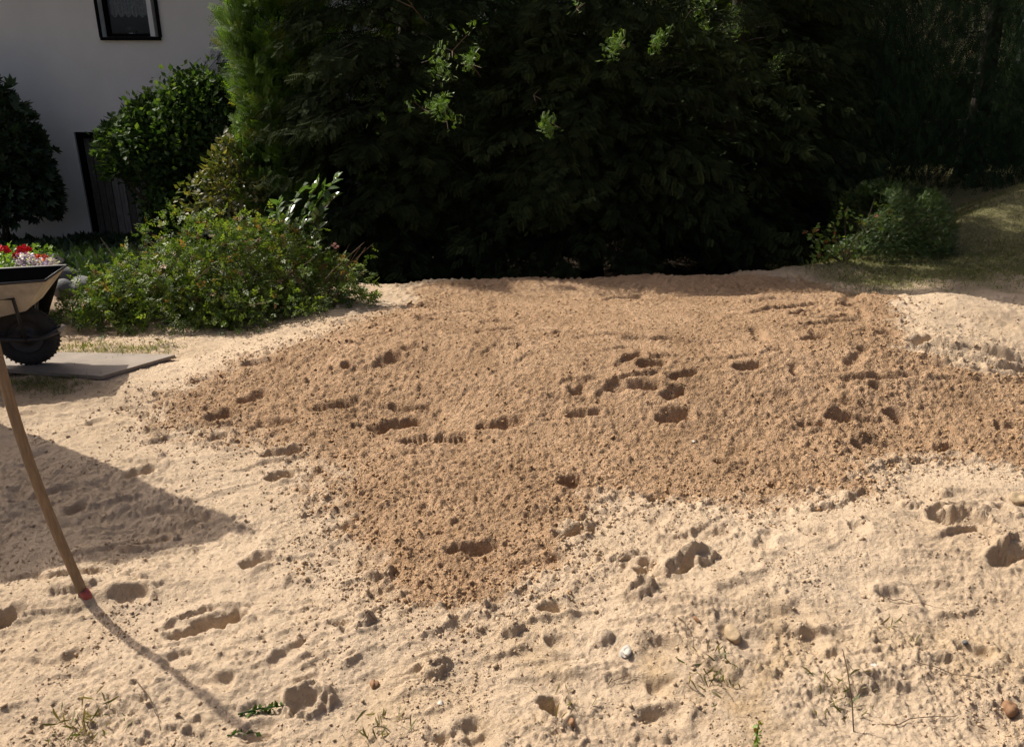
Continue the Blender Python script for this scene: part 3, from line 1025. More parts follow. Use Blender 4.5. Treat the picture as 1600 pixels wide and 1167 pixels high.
wall.build('wall', M['stucco'], house)
rf = MB()
for (xa, xb) in ((-15.4, -2.2),):
    ya, yb, ym, zr = HY - .35, HY + 8.05, HY + 3.85, top + 2.6
    za = top - .1
    V = [(xa, ya, za), (xb, ya, za), (xb, ym, zr), (xa, ym, zr), (xa, yb, za), (xb, yb, za),
         (xa, ya, za - .12), (xb, ya, za - .12), (xb, ym, zr - .12), (xa, ym, zr - .12), (xa, yb, za - .12), (xb, yb, za - .12)]
    rf.add(V, [(0, 1, 2, 3), (3, 2, 5, 4), (7, 6, 9, 8), (8, 9, 10, 11), (1, 0, 6, 7), (4, 5, 11, 10), (0, 3, 9, 6), (3, 4, 10, 9), (2, 1, 7, 8), (5, 2, 8, 11)])
roof = rf.build('roof', M['roof_tile'], house)
for x0, x1 in ((-14.99, -14.71), (-2.89, -2.61)):
    gab = MB()
    gab.add([(x0, HY + .1, top), (x0, HY + 7.6, top), (x0, HY + 3.85, top + 2.4), (x1, HY + .1, top), (x1, HY + 7.6, top), (x1, HY + 3.85, top + 2.4)],
            [(0, 2, 1), (3, 4, 5), (0, 1, 4, 3), (1, 2, 5, 4), (2, 0, 3, 5)])
    gab.build('gable', M['stucco'], house)
# window: dark frame set back in a white reveal
win = MB()
fy0, fy1 = HY + .14, HY + .20
for b in [((WX0, fy0, WZ0), (WX0 + .06, fy1, WZ1)), ((WX1 - .06, fy0, WZ0), (WX1, fy1, WZ1)),
          ((WX0 + .06, fy0, WZ0), (WX1 - .06, fy1, WZ0 + .06)), ((WX0 + .06, fy0, WZ1 - .06), (WX1 - .06, fy1, WZ1)),
          ]:
    win.box(*b)
window_o = win.build('window', M['dark_frame'], house)
MB().box((WX0 + .06, fy0 + .02, WZ0 + .06), (WX1 - .06, fy0 + .032, WZ1 - .06)).build('pane', M['glass'], window_o)
sill = MB(); sill.box((WX0 - .03, HY - .05, WZ0 - .05), (WX1 + .03, HY + .14, WZ0 - .003)); sill.build('sill', M['dark_frame'], window_o)
for tb_ in (((WX1 + .003, HY - .035, WZ0 - .003), (WX1 + .05, HY - .002, WZ1)), ((WX0 - .045, HY - .035, WZ0 - .003), (WX0 - .003, HY - .002, WZ1))):
    MB().box(*tb_).build('trim', M['dark_frame'], window_o)
cas = MB()
cas.box((WX1 - .13, HY - .02, WZ0 + .01), (WX1 - .055, HY + .135, WZ1)); cas.build('casement', M['white_paint'], window_o)
# lace half curtain with scalloped hem
lv = []; lf = []
nx_ = 60
for i in range(nx_ + 1):
    x = WX0 + .08 + (WX1 - WX0 - .24) * i / nx_
    y = fy1 + .05 + .012 * sin(i * 1.3)
    hem = WZ0 + .36 - .05 * abs(sin(pi * i / nx_ * 6))
    lv += [(x, y, WZ1 - .05), (x, y, hem)]
lf = [(2 * i, 2 * i + 1, 2 * i + 3, 2 * i + 2) for i in range(nx_)]
MB().add(lv, lf).build('curtain', M['lace'], window_o)
rm = MB()
for b in [((-7.8, HY + 1.8, HB), (-5.3, HY + 1.84, 4.0)), ((-7.8, HY + T + .01, HB), (-7.76, HY + 1.8, 4.0)), ((-5.34, HY + T + .01, HB), (-5.3, HY + 1.8, 4.0)),
          ((-7.76, HY + T + .01, 3.9), (-5.34, HY + 1.8, 4.0)), ((-7.76, HY + T + .01, 2.0), (-5.34, HY + 1.8, 2.1))]:
    rm.box(*b)
rm.build('room', M['room'], house)
pot = empty('indoor_pot', (WX0 + .42, HY + .24, WZ0 + .02), 'small pale bowl with a plant standing behind the window pane', 'pot')
MB().lathe([(.0, 0), (.05, 0), (.085, .05), (.075, .05), (.0, .03)], tuple(pot.location), 20).build('bowl', M['white_paint'], pot, True)
rs = np.random.RandomState(3)
n = 40
cloud('leaf', LEAF, np.array(pot.location) + np.array([0, 0, .05]) + rs.normal(size=(n, 3)) * np.array([.05, .02, .02]), rs.normal(size=(n, 3)) + np.array([0, 0, 1.4]),
      rand_dirs(n, rs), np.full(n, .09), L['shade'], pot)
# door of vertical boards
door = MB()
door.box((DX0 + .002, HY + .04, HB - .1), (DX0 + .09, HY + .12, DZ1 - .002)); door.box((DX1 - .09, HY + .04, HB - .1), (DX1 - .002, HY + .12, DZ1 - .002))
door.box((DX0 + .09, HY + .04, DZ1 - .1), (DX1 - .09, HY + .12, DZ1 - .002))
door.box((DX0 + .09, HY + .125, HB - .1), (DX1 - .09, HY + .15, DZ1 - .1))
door_o = door.build('door', M['dark_frame'], house)
nb = 11
x = DX0 + .095
bw = (DX1 - DX0 - .19) / nb
for k in range(nb):
    b = MB(); b.box((x + .006, HY + .075 + .008 * (k % 2), HB - .02), (x + bw - .006, HY + .12, DZ1 - .11 - .004 * (k % 3)))
    b.build('board', M['grey_wood'] if k in (3, 4, 6) else M['dark_wood'], door_o, bevel=.003)
    x += bw
p = at_depth(353, 106, HY - .12)
f = MB(); f.box((p[0] - .12, HY - .14, p[2] - .07), (p[0] + .12, HY - .003, p[2] + .05)); f.box((p[0] - .14, HY - .17, p[2] + .05), (p[0] + .14, HY - .003, p[2] + .075))
wl = empty('wall_lamp', (p[0], HY, p[2]), 'small dark lamp box fixed to the white wall beside the tall green conifer', 'lamp')
f.build('housing', M['dark_frame'], wl, bevel=.004)
MB().box((p[0] - .1, HY - .13, p[2] - .085), (p[0] + .1, HY - .02, p[2] - .072)).build('lens', M['lace'], wl)

# small solar lamp by the wall
p = G(101, 372)
gl = empty('garden_lamp', p, 'tiny pale garden lamp on a spike before the white wall', 'lamp')
MB().tube([p + [0, 0, -.05], p + [0, 0, .2]], .012, 8).build('spike', M['black_steel'], gl)
MB().lathe([(.0, .2), (.04, .2), (.045, .28), (.07, .29), (.02, .33), (0, .335)], tuple(p), 16).build('head', M['white_paint'], gl, True)

# ------------------------------------------------------------------ neighbour house far right
nh = empty('neighbour_house', (9.5, 24, -.5), 'cream and orange neighbouring house glimpsed through the conifers at top right', 'house')
nw = MB(); nw.box((8.2, 22, -1.3), (16, 30, 6.5), .5, (8.2, 22, 0)); nw.build('wall', M['cream_wall'], nh)
a = .5
def rot8(x, y): return (8.2 + (x - 8.2) * cos(a) - (y - 22) * sin(a), 22 + (x - 8.2) * sin(a) + (y - 22) * cos(a))
rfm = MB(); V = []
for (x, y, z) in [(7.8, 21.6, 6.52), (16.4, 21.6, 6.52), (16.4, 30.4, 6.52), (7.8, 30.4, 6.52), (7.8, 26, 9), (16.4, 26, 9)]:
    q = rot8(x, y); V.append((q[0], q[1], z))
rfm.add(V, [(0, 1, 5, 4), (3, 4, 5, 2), (0, 4, 3), (1, 2, 5), (0, 3, 2, 1)])
rfm.build('roof', M['blue_roof'], nh)
for k in range(3):
    for zz in (.8, 3.6):
        y0 = 23 + 2.4 * k
        wv = MB(); wv.box((8.13, y0, zz), (8.195, y0 + 1.1, zz + 1.3), .5, (8.2, 22, 0))
        wo = wv.build('window', M['white_paint'], nh)
        MB().box((8.115, y0 + .1, zz + .1), (8.128, y0 + 1.0, zz + 1.2), .5, (8.2, 22, 0)).build('pane', M['room'], wo)
bal = MB(); bal.box((7.0, 22.2, 2.0), (8.12, 29, 2.2), .5, (8.2, 22, 0)); bal.box((6.95, 22.2, 2.2), (7.0, 29, 3.0), .5, (8.2, 22, 0))
bal.build('balcony', M['white_paint'], nh)

# ------------------------------------------------------------------ openings for the sun, and lit young shoots
SHOOTS = [(703, 78, 8.3, .32, 2.4), (735, 100, 8.3, .14, .6), (655, 172, 8.35, .20, 1.2), (690, 165, 8.35, .14, .6), (857, 190, 8.2, .13, .6), (640, 8, 8.4, .2, .8),
          (962, 68, 8.5, .16, .7), (1028, 70, 8.5, .16, .7), (905, 10, 8.5, .18, .7), (1090, 12, 8.8, .25, .8), (1150, 22, 9.0, .2, .8),
          (835, 150, 8.3, .1, .5), (1215, 95, 9.6, .14, .6)]
SHOOTS = [(a, b, y_ - (.75 if a < 1080 else .3), r, q) for a, b, y_, r, q in SHOOTS]
for (px, py, Y_, r, q) in SHOOTS:
    HOLES.append((at_depth(px, py, Y_), r * 1.35))
HOLES.append((G(622, 412), .20)); HOLES.append((G(600, 415), .1))
HOLES.append((at_depth(990, 385, 8.1), .07))
for px, py, Y_ in [(1310, 5, 10.5), (1360, 20, 10.5), (1430, 8, 10.5), (1250, 25, 10.2), (1390, 140, 10.0), (1580, 110, 9.3), (1600, 95, 9.3)]:
    HOLES.append((at_depth(px, py, Y_), .14))
for px, py, r in [(1340, 335, .2), (1400, 300, .22), (1290, 380, .42), (1310, 395, .35), (1370, 345, .2), (1450, 310, .2), (1360, 290, .2)]:
    HOLES.append((at_depth(px, py, 8.25), r))

# ------------------------------------------------------------------ trees
def prof_col(t):
    return (.93 + .07 * np.cos(t * 9)) * np.clip((1 - t) * 4, .05, 1) ** .6


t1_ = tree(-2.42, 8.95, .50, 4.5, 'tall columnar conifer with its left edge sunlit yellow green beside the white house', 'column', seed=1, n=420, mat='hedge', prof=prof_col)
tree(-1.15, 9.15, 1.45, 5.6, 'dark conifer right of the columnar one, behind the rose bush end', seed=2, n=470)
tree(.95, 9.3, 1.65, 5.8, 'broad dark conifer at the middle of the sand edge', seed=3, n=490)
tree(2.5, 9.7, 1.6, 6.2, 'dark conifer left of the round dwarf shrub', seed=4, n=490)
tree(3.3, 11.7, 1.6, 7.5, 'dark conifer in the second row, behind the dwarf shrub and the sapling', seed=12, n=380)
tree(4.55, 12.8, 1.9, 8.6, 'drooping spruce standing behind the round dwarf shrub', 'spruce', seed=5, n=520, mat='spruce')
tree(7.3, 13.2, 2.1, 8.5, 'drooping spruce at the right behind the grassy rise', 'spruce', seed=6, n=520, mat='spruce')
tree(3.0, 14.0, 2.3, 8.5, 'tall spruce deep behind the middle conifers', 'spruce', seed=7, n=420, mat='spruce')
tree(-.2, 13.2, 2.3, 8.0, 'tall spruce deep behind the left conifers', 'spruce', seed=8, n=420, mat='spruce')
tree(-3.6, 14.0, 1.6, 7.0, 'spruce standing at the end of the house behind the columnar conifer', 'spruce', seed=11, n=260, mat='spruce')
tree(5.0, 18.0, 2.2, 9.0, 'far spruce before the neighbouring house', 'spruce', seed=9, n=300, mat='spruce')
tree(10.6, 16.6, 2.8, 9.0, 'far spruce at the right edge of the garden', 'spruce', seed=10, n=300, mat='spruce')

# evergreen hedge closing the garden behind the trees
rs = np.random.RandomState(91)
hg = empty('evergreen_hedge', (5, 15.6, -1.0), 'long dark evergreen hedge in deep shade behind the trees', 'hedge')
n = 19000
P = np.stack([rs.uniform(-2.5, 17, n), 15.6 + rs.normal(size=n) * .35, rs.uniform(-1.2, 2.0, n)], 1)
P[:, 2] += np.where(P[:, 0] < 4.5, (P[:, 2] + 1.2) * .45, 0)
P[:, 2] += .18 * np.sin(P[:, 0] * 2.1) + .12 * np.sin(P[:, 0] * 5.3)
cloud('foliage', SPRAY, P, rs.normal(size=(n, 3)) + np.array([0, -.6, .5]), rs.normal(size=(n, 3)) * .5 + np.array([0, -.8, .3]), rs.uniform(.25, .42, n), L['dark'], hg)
mb = MB()
for i in range(40):
    x = -3.4 + i * .5
    mb.tube([(x, 15.6, -1.4), (x + .05, 15.62, 1.2)], .03, 5)
mb.build('stem', M['bark'], hg)

# lit young shoots on the front of the conifers
for k, (px, py, Y_, r, q) in enumerate(SHOOTS):
    rs = np.random.RandomState(300 + k)
    c = at_depth(px, py, Y_)
    n = int(190 * q)
    root = empty('young_shoot', c, None, 'shoot', 'young sunlit shoots on the dark conifers')
    names = ['largest bright green shoot, catching sun high on the dark conifers', 'small green shoot at the lower right of the largest bright shoot',
             'long low bright shoot at mid height near the columnar conifer', 'small bright shoot just right of the long low one',
             'lone bright shoot at the middle of the dark conifers', 'bright shoot touching the top edge right of the columnar conifer',
             'left one of two dim green shoots high in the middle', 'right one of two dim green shoots high in the middle',
             'green shoot at the top edge above the middle', 'green shoot at the top edge right of the middle', 'green shoot just below the top edge, right of the middle',
             'faint green shoot above the lone bright shoot', 'green shoot left of the glimpsed white balcony']
    root['label'] = names[k]
    P = c + rs.normal(size=(n, 3)) * np.array([r * .30, r * .22, r * .38])
    if k == 2: P = c + rs.normal(size=(n, 3)) * np.array([r * .9, r * .3, r * .2])
    P[:, 2] += .5 * r * np.sin((P[:, 0] - c[0]) * 8 + k)
    D = rs.normal(size=(n, 3)) * .5 + np.array([-.2, -.5, .5])
    Nn = rs.normal(size=(n, 3)) * .4 + np.array([-.4, -.4, .8])
    cloud('foliage', SPRAY, P, D, Nn, rs.uniform(.035, .07, n), L['fresh'], root)
    mb = MB()
    for i in range(3):
        e = c + rs.normal(size=3) * r * .4
        mb.tube([c + np.array([.05, 1.0, -.1]), c + np.array([0, .3, 0]), e], [.008, .005, .002], 5, False)
    mb.build('twig', M['twig'], root)

# ------------------------------------------------------------------ shrubs at the left
bush('climbing_shrub', 'leafy climbing shrub with a sunlit top over the wooden door', 'shrub', (-5.4, 12.9, .4), (1, 1, 1), 24000, LEAF, 'climber', .10, 21, .75,
     stems=20, stem_r=.02, low=.9, loose=.07, lobes=[((-.50, 0, .35), (.42, .45, .5), .13), ((-.02, 0, .45), (.55, .5, .72), .27), ((.6, 0, .65), (.6, .5, .85), .27), ((.5, 0, -.3), (.75, .5, .7), .33)])
bush('broad_shrub', 'dark broad leaved shrub in shade at the left end of the white wall', 'shrub', (-8.5, 13.2, -.1), (1.02, .5, 1.85), 5500, PALM, 'shade', .17, 22, .3, stems=14, stem_r=.015)
bush('yellow_shrub', 'small yellowish shrub between the climbing shrub and the columnar conifer', 'shrub', (-2.88, 8.55, .6), (.45, .35, .5), 2300, LEAF, 'yellow', .075, 23, .6, stems=10, low=1.0)
# rose bush: three overlapping lobes in one foliage mass
c = np.array([-2.32, 6.15, .12])
rb = empty('rose_bush', c, 'wide low rose bush with small glossy reddish tipped leaves beside the sand', 'bush')
rs = np.random.RandomState(31)
PP = []
for (dx, dy, rx, ry, rz, n) in [(-.45, -.08, .62, .42, .44, 4800), (.05, .1, .60, .42, .66, 5600), (.50, .22, .42, .38, .66, 3600), (.80, .25, .40, .32, .36, 2000), (-.85, -.12, .34, .3, .34, 1700), (.35, -.25, .5, .25, .3, 1500), (-.2, .3, .7, .4, .66, 2600)]:
    d = rand_dirs(n, rs); d[:, 2] = np.abs(d[:, 2]) - .15; d = unit(d)
    f = np.where(rs.uniform(size=n) < .4, rs.uniform(.4, .85, n), rs.uniform(.85, 1.05, n)) * (1 + .38 * lump(d, int(n))) + rs.exponential(.03, n)
    PP.append(np.array([c[0] + dx, c[1] + dy, .04]) + d * f[:, None] * np.array([rx, ry, rz]))
for i in range(46):                                   # single shoots breaking the outline
    bx = rs.uniform(-.95, 1.0); h0 = .62 - .45 * abs(bx - .15) ** 1.5
    q0 = np.array([c[0] + bx, c[1] + rs.uniform(-.25, .3), h0 * .8]); dd = np.array([rs.normal() * .12, rs.normal() * .1, rs.uniform(.12, .28)])
    tt = rs.uniform(0, 1, 26)[:, None]
    PP.append(q0 + dd * tt + rs.normal(size=(26, 3)) * .018)
P = np.concatenate(PP)
P = P[P[:, 2] > Hs(P[:, 0], P[:, 1]) + .015]
n = len(P)
out = unit(P - c)
# thin out by a clumping noise so that dark gaps open between the twigs
cl = fbm(P[:, 0] * 9 + P[:, 1] * 4, P[:, 2] * 9, 55, 2)
kk = rs.uniform(size=n) < np.clip(.72 + cl * 1.7, .05, 1)
P, out = P[kk], out[kk]; n = len(P)
rnd = rs.uniform(0, .86, n)
tips = (rs.uniform(size=n) < .10) & (P[:, 2] > .2)
rnd[tips] = rs.uniform(.88, 1, tips.sum())
cloud('foliage', ROSE, P, out * .5 + rs.normal(size=(n, 3)) * .6, out * .4 + np.array([0, 0, .6]) + rs.normal(size=(n, 3)) * .5,
      rs.uniform(.045, .085, n), L['rose'], rb, rnd)
mb = MB()
for i in range(60):
    b = c + np.array([rs.uniform(-.9, .9), rs.uniform(-.2, .3), 0]); b[2] = Hs(b[0], b[1]) - .02
    e = b + np.array([rs.normal() * .25, rs.normal() * .18, rs.uniform(.3, .62)])
    mb.tube([b, (b + e) / 2 + [0, 0, .06], e], [.006, .005, .002], 5, False)
mb.build('stem', M['twig'], rb)
pinkm = simple('pink_bud', (.6, .30, .25), .6)
for (px, py) in [(480, 382), (523, 384), (300, 325), (348, 335), (405, 345), (290, 345), (100, 455), (210, 430), (345, 522)]:
    q = at_depth(px, py, 6.1 if px != 523 else 6.3)
    fl = MB()
    for i in range(5): fl.rock(q + rs.normal(size=3) * .012, .012, i + px, 1)
    if px in (523,): fl.build('bud', pinkm, rb)

# tall shoots with large leaves rising out of the bush: every leaf a part
ls = empty('large_leaf_shoot', (-1.75, 6.6, Hs(-1.75, 6.6)), 'tall arching shoot with large glossy leaves above the rose bush', 'shrub')
mb = MB()
bme = None
rs = np.random.RandomState(77)
LV, LF = OVAL
for (px0, py0, px1, py1, nl) in [(455, 400, 530, 275, 24), (440, 390, 475, 290, 18), (470, 390, 528, 305, 22), (480, 400, 500, 335, 16), (430, 380, 440, 315, 14), (490, 420, 508, 320, 14), (460, 390, 500, 285, 16)]:
    a_, b_ = at_depth(px0, py0, 6.7), at_depth(px1, py1, 6.45)
    mid = (a_ + b_) / 2 + np.array([-.05, 0, .07])
    ts = np.linspace(0, 1, 8)
    pts = [(1 - t) ** 2 * a_ + 2 * t * (1 - t) * mid + t * t * b_ for t in ts]
    mb.tube(pts, np.linspace(.007, .002, 8), 5, False)
    for i in range(nl):
        t = .25 + .75 * i / nl
        q = (1 - t) ** 2 * a_ + 2 * t * (1 - t) * mid + t * t * b_
        tang = unit(b_ - a_)
        sd_ = np.cross(tang, [0, -.3, 1]) * (1 if i % 2 else -1)
        D = unit(tang * .5 + sd_ * .8 + rs.normal(size=3) * .25); Nn = unit(np.array([-.3, -.2, .9]) + rs.normal(size=3) * .3)
        Yv = unit(np.cross(Nn, D)); Zv = np.cross(D, Yv)
        s_ = rs.uniform(.08, .13)
        V = q + s_ * (LV[:, 0:1] * D + LV[:, 1:2] * Yv * 1.1 + LV[:, 2:3] * Zv)
        arr_mesh('leaf', V, LF, L['big'], ls, True, dict(rnd=np.full(len(V), rs.uniform())))
mb.build('stem', M['twig'], ls)

# low weeds in front of the house wall and behind the bush
def weeds(name, label, pts, n, size, mat, up=1.2, seed=0, spread=.12, parent=None, tm=BLADE):
    rs = np.random.RandomState(seed)
    pts = np.array(pts)
    k = rs.randint(0, len(pts), n)
    P = pts[k] + rs.normal(size=(n, 3)) * np.array([spread, spread, 0])
    P[:, 2] = Hs(P[:, 0], P[:, 1]) - .004
    D = rs.normal(size=(n, 3)) * .55 + np.array([0, 0, up])
    o = cloud(name, tm, P, D, rand_dirs(n, rs), rs.uniform(.5, 1.3, n) * size, L[mat], None, None, rs)
    tag(o, label, kind='stuff')
    return o


rs = np.random.RandomState(4)
weeds('undergrowth', 'dark tangle of weeds along the foot of the white wall', [(rs.uniform(-9.5, -3.5), rs.uniform(11.6, 13.8), 0) for _ in range(90)], 6000, .22, 'shade', seed=4, spread=.2, tm=LEAF)
weeds('undergrowth', 'low dark plants between the flower bowl and the wall', [(rs.uniform(-6.8, -3.2), rs.uniform(7.6, 11.5), 0) for _ in range(90)], 5000, .20, 'shade', seed=5, spread=.2, tm=LEAF)
gpts = [plane_pt(*q) for q in [(110, 545), (135, 550), (150, 545), (200, 553), (230, 550), (255, 548), (120, 560), (30, 600), (60, 597), (85, 605), (100, 603), (20, 540), (60, 600), (180, 555), (10, 605), (45, 608)]]
weeds('grass', 'thin tufts of grass around the grey board', gpts, 2600, .035, 'grass', .8, 6, .09)
gpts = [plane_pt(rs.uniform(1270, 1620), rs.uniform(395, 440)) for _ in range(60)] + [(rs.uniform(3, 7), rs.uniform(7, 10.5), 0) for _ in range(150)]
weeds('grass', 'sparse trampled grass on the rise at the right', gpts, 26000, .04, 'grass', .7, 7, .18)
gpts = [G(*q) for q in [(130, 1120), (150, 1130), (120, 1135), (1330, 1095), (1310, 1110), (1120, 1045), (1110, 1060), (590, 1140), (600, 1150), (880, 1110), (1310, 1050), (1400, 985)]]
weeds('dry_weed', 'wisps of dry weed sticking out of the front sand', gpts, 420, .045, 'weed', .3, 8, .04, tm=THIN)

# ------------------------------------------------------------------ shrubs at the right
bush('dwarf_conifer', 'round dark green dwarf shrub on the rise at the right', 'shrub', (3.95, 8.45, .12), (.66, .48, .66), 15000, SPRAY, 'dome', .052, 41, .11, loose=.008, stems=14, inner=.3, upn=.8)
sp = empty('sapling', G(1320, 412), 'young thin sapling with light green and a few red leaves before the dwarf shrub', 'sapling')
mb = MB(); rs = np.random.RandomState(44); PS = []
b0 = np.array(sp.location)
for (px, py, n) in [(1320, 335, 26), (1345, 350, 18), (1300, 350, 10), (1385, 330, 26), (1370, 345, 14), (1270, 370, 22), (1285, 385, 30), (1310, 395, 40), (1330, 400, 20), (1290, 400, 30), (1275, 395, 16), (1305, 370, 12)]:
    e = at_depth(px, py, b0[1] + rs.uniform(-.12, .1))
    mb.tube([b0 + [0, 0, -.02], (b0 + e) / 2 + rs.normal(size=3) * .03, e], [.006, .004, .002], 5, False)
    for _ in range(n):
        PS.append(e + rs.normal(size=3) * .05)
P = np.array(PS); n = len(P)
cloud('foliage', LEAF, P, rs.normal(size=(n, 3)), np.array([0, -.3, .8]) + rs.normal(size=(n, 3)) * .4, rs.uniform(.04, .075, n), L['sapling'], sp)
mb.build('stem', M['twig'], sp)

# ------------------------------------------------------------------ stones by the bush
names = ['large grey stone right behind the flower bowl', 'grey stone right of the large one, half under the rose leaves', 'dark grey stone behind the pair of grey stones',
         'flat grey stone in front of the pair of stones', 'reddish stone below the grey stones under the leaves', 'dark boulder behind, left of the rose bush top']
for k, (px, py, r, Y_) in enumerate([(105, 448, .14, 6.75), (130, 440, .12, 6.9), (105, 428, .15, 7.2)]):
    q = at_depth(px, py, Y_); zz = float(Hs(q[0], q[1]))
    s = MB(); r *= .8; s.rock((q[0], q[1], max(q[2] - .02, zz + r * .35)), r, 60 + k, 3, (1, .8, .72), .32)
    s.rock((q[0], q[1], zz + .0), r * .95, 70 + k, 1, (1, .8, .5), .1) if q[2] - zz > .2 else None
    tag(s.build('stone', M['stone'] if k != 4 else M['red_stone'], None, True), names[k], 'stone', 'stones beside the rose bush')

# ------------------------------------------------------------------ flower bowl
bc = at_depth(-12, 440, 6.05); gz = float(Hs(bc[0], bc[1]))
rimz = at_depth(60, 425, 5.9)[2]
fb = empty('flower_bowl', (bc[0], bc[1], gz), 'black round bowl of red, orange and violet flowers behind the wheelbarrow', 'planter')
Hh = rimz - gz
MB().lathe([(0, 0), (.33, 0), (.42, Hh * .5), (.50, Hh - .02), (.52, Hh), (.50, Hh + .012), (.47, Hh), (.45, Hh - .05), (0, Hh - .05)], (bc[0], bc[1], gz), 48).build('bowl', M['black_plastic_and_shade'], fb, True)
MB().lathe([(0, .012), (.46, .0)], (bc[0], bc[1], gz + Hh - .04), 32).build('earth', M['soil'], fb)
rs = np.random.RandomState(12)
n = 1500
a_ = rs.uniform(0, 2 * pi, n); r_ = .46 * np.sqrt(rs.uniform(size=n))
P = np.stack([bc[0] + r_ * np.cos(a_), bc[1] + r_ * np.sin(a_), gz + Hh - .03 + rs.uniform(0, .13, n)], 1)
cloud('foliage', LEAF, P, rs.normal(size=(n, 3)), np.array([0, -.2, .8]) + rs.normal(size=(n, 3)) * .4, rs.uniform(.025, .05, n), L['fresh'], fb)


def flower_head(q, r, mat, name, nn=34):
    rs = np.random.RandomState(int(abs(q[0]) * 1000) % 997)
    d = rand_dirs(nn, rs); d[:, 2] = np.abs(d[:, 2]) * .8 - .15
    P = q + d * r * .72
    PET = OVAL
    return P, d


for k, (px, py, r, mt) in enumerate([(4, 391, .045, 'geranium'), (36, 393, .052, 'geranium'), (26, 400, .03, 'geranium'), (-25, 398, .05, 'geranium'),
                                     (65, 408, .05, 'orange_petal'), (73, 413, .04, 'orange_petal'), (57, 403, .03, 'orange_petal')]):
    q = at_depth(px, py, 5.95)
    P, d = flower_head(q, r, None, '')
    rs = np.random.RandomState(k)
    m_ = len(P)
    st = MB().tube([(q[0] * .98 + bc[0] * .02, q[1] + .02, gz + Hh - .05), (q[0], q[1], q[2] - r * .5)], [.004, .003], 5, False)
    TV, TF = OVAL
    D = unit(d * .5 + rs.normal(size=(m_, 3)) * .6)
    X = D; Yv = unit(np.cross(d, X)); Zv = np.cross(X, Yv)
    S = r * .75
    V = P[:, None] + S * (TV[None, :, 0:1] * X[:, None] + TV[None, :, 1:2] * 1.5 * Yv[:, None] + TV[None, :, 2:3] * Zv[:, None])
    Ff = TF[None] + (np.arange(m_) * len(TV))[:, None, None]
    fo = arr_mesh('flower_head', V.reshape(-1, 3), Ff.reshape(-1, 3), M[mt], fb)
    st.build('stem', L['weed'], fo)
for px, py in [(33, 415), (45, 411), (40, 422), (52, 420), (80, 414), (84, 418), (60, 418), (70, 422), (28, 421), (50, 412), (36, 409), (76, 420)]:
    rs = np.random.RandomState(px)
    n = 25
    P = at_depth(px, py - 9, 5.75 + .1 * rs.uniform()) + rs.normal(size=(n, 3)) * .013
    cloud('flower_head', OVAL, P, rs.normal(size=(n, 3)), np.array([0, -.6, .6]) + rs.normal(size=(n, 3)) * .4, rs.uniform(.022, .034, n), L['petal'], fb,
          np.clip(rs.normal(.5, .3, n), 0, 1))

# ------------------------------------------------------------------ grey board on the sand
A_, B_ = plane_pt(275, 563), plane_pt(160, 597)
C_ = B_ + (plane_pt(0, 585) - B_) * 2.4; D_ = A_ + (plane_pt(0, 557) - A_) * 1.9
quad = [A_, B_, C_, D_]
zb_ = max(float(Hs(q[0], q[1])) for q in [A_, B_, (A_ + B_) / 2, (B_ + C_) / 2, plane_pt(50, 575)]) + .006
zb_ = np.median([float(Hs(q[0], q[1])) for q in [A_, B_, (A_ + B_) / 2, plane_pt(50, 575)]]) + .012
pb = MB()
lo = [(q[0], q[1], zb_) for q in quad]; hi = [(q[0], q[1], zb_ + .022) for q in quad]
pb.add(lo + hi, [(0, 3, 2, 1)[::-1], (4, 5, 6, 7)[::-1], (0, 1, 5, 4), (1, 2, 6, 5), (2, 3, 7, 6), (3, 0, 4, 7)])
tag(pb.build('board', M['panel_board'], None, bevel=.003), 'weathered grey board lying on the sand under the wheelbarrow', 'board')
# settle the sand beneath it
BZ = zb_ + .022
zz = poly_sd(GX, GY, [tuple(q[:2]) for q in quad])
Zn = np.where(zz > -.02, np.minimum(Z, zb_ - .004), Z)
Zn = np.where((zz <= -.02) & (zz > -.10), np.minimum(Zn, Z * ss(.0, .1, -zz) + (zb_ + .004) * (1 - ss(.0, .1, -zz))), Zn)
Z[:] = Zn
V = np.stack([GX, GY, Z], -1).reshape(-1, 3).astype(np.float32)
sand.data.vertices.foreach_set('co', V.ravel()); sand.data.update()

# ------------------------------------------------------------------ wheelbarrow (local: +x nose, z up, origin at the wheel's contact)
wp = plane_pt(52, 569, BZ)
wbr = empty('wheelbarrow', (wp[0], wp[1], BZ), 'galvanised wheelbarrow with a black wheel and frame standing on the grey board', 'wheelbarrow', rz=radians(13))
WR = .19
# tray
def tray_shell(off):
    # bottom rectangle and rim rectangle
    b = [(.08, -.17, .395), (.08, .17, .395), (-.70, .2, .25), (-.70, -.2, .25)]
    t = [(.24, -.23, .59), (.24, .23, .585), (-1.0, .30, .56), (-1.0, -.30, .565)]
    f = 1 - off
    b = [((x + .4) * f - .4, y * f, z + off * .2) for x, y, z in b]
    t = [((x + .4) * f - .4, y * f, z) for x, y, z in t]
    return b, t


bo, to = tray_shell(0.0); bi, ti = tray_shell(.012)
tm = MB()
tm.add(bo + to, [(0, 1, 2, 3)[::-1]] + [(i, (i + 1) % 4, 4 + (i + 1) % 4, 4 + i) for i in range(4)])
tray = tm.build('tray', M['galvanised'], wbr, local=True)
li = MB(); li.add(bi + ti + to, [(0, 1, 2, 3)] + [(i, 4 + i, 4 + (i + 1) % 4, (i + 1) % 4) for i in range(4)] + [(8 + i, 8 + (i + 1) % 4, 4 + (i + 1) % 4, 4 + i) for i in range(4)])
li.build('tray_inner_shade', M['black_plastic_and_shade'], tray, local=True)  # inside of the tray; its shade is put into this near-black colour
rm = MB(); rm.tube(to + [to[0]], .008, 8); rm.build('tray_rim', M['black_steel'], wbr, True, True)
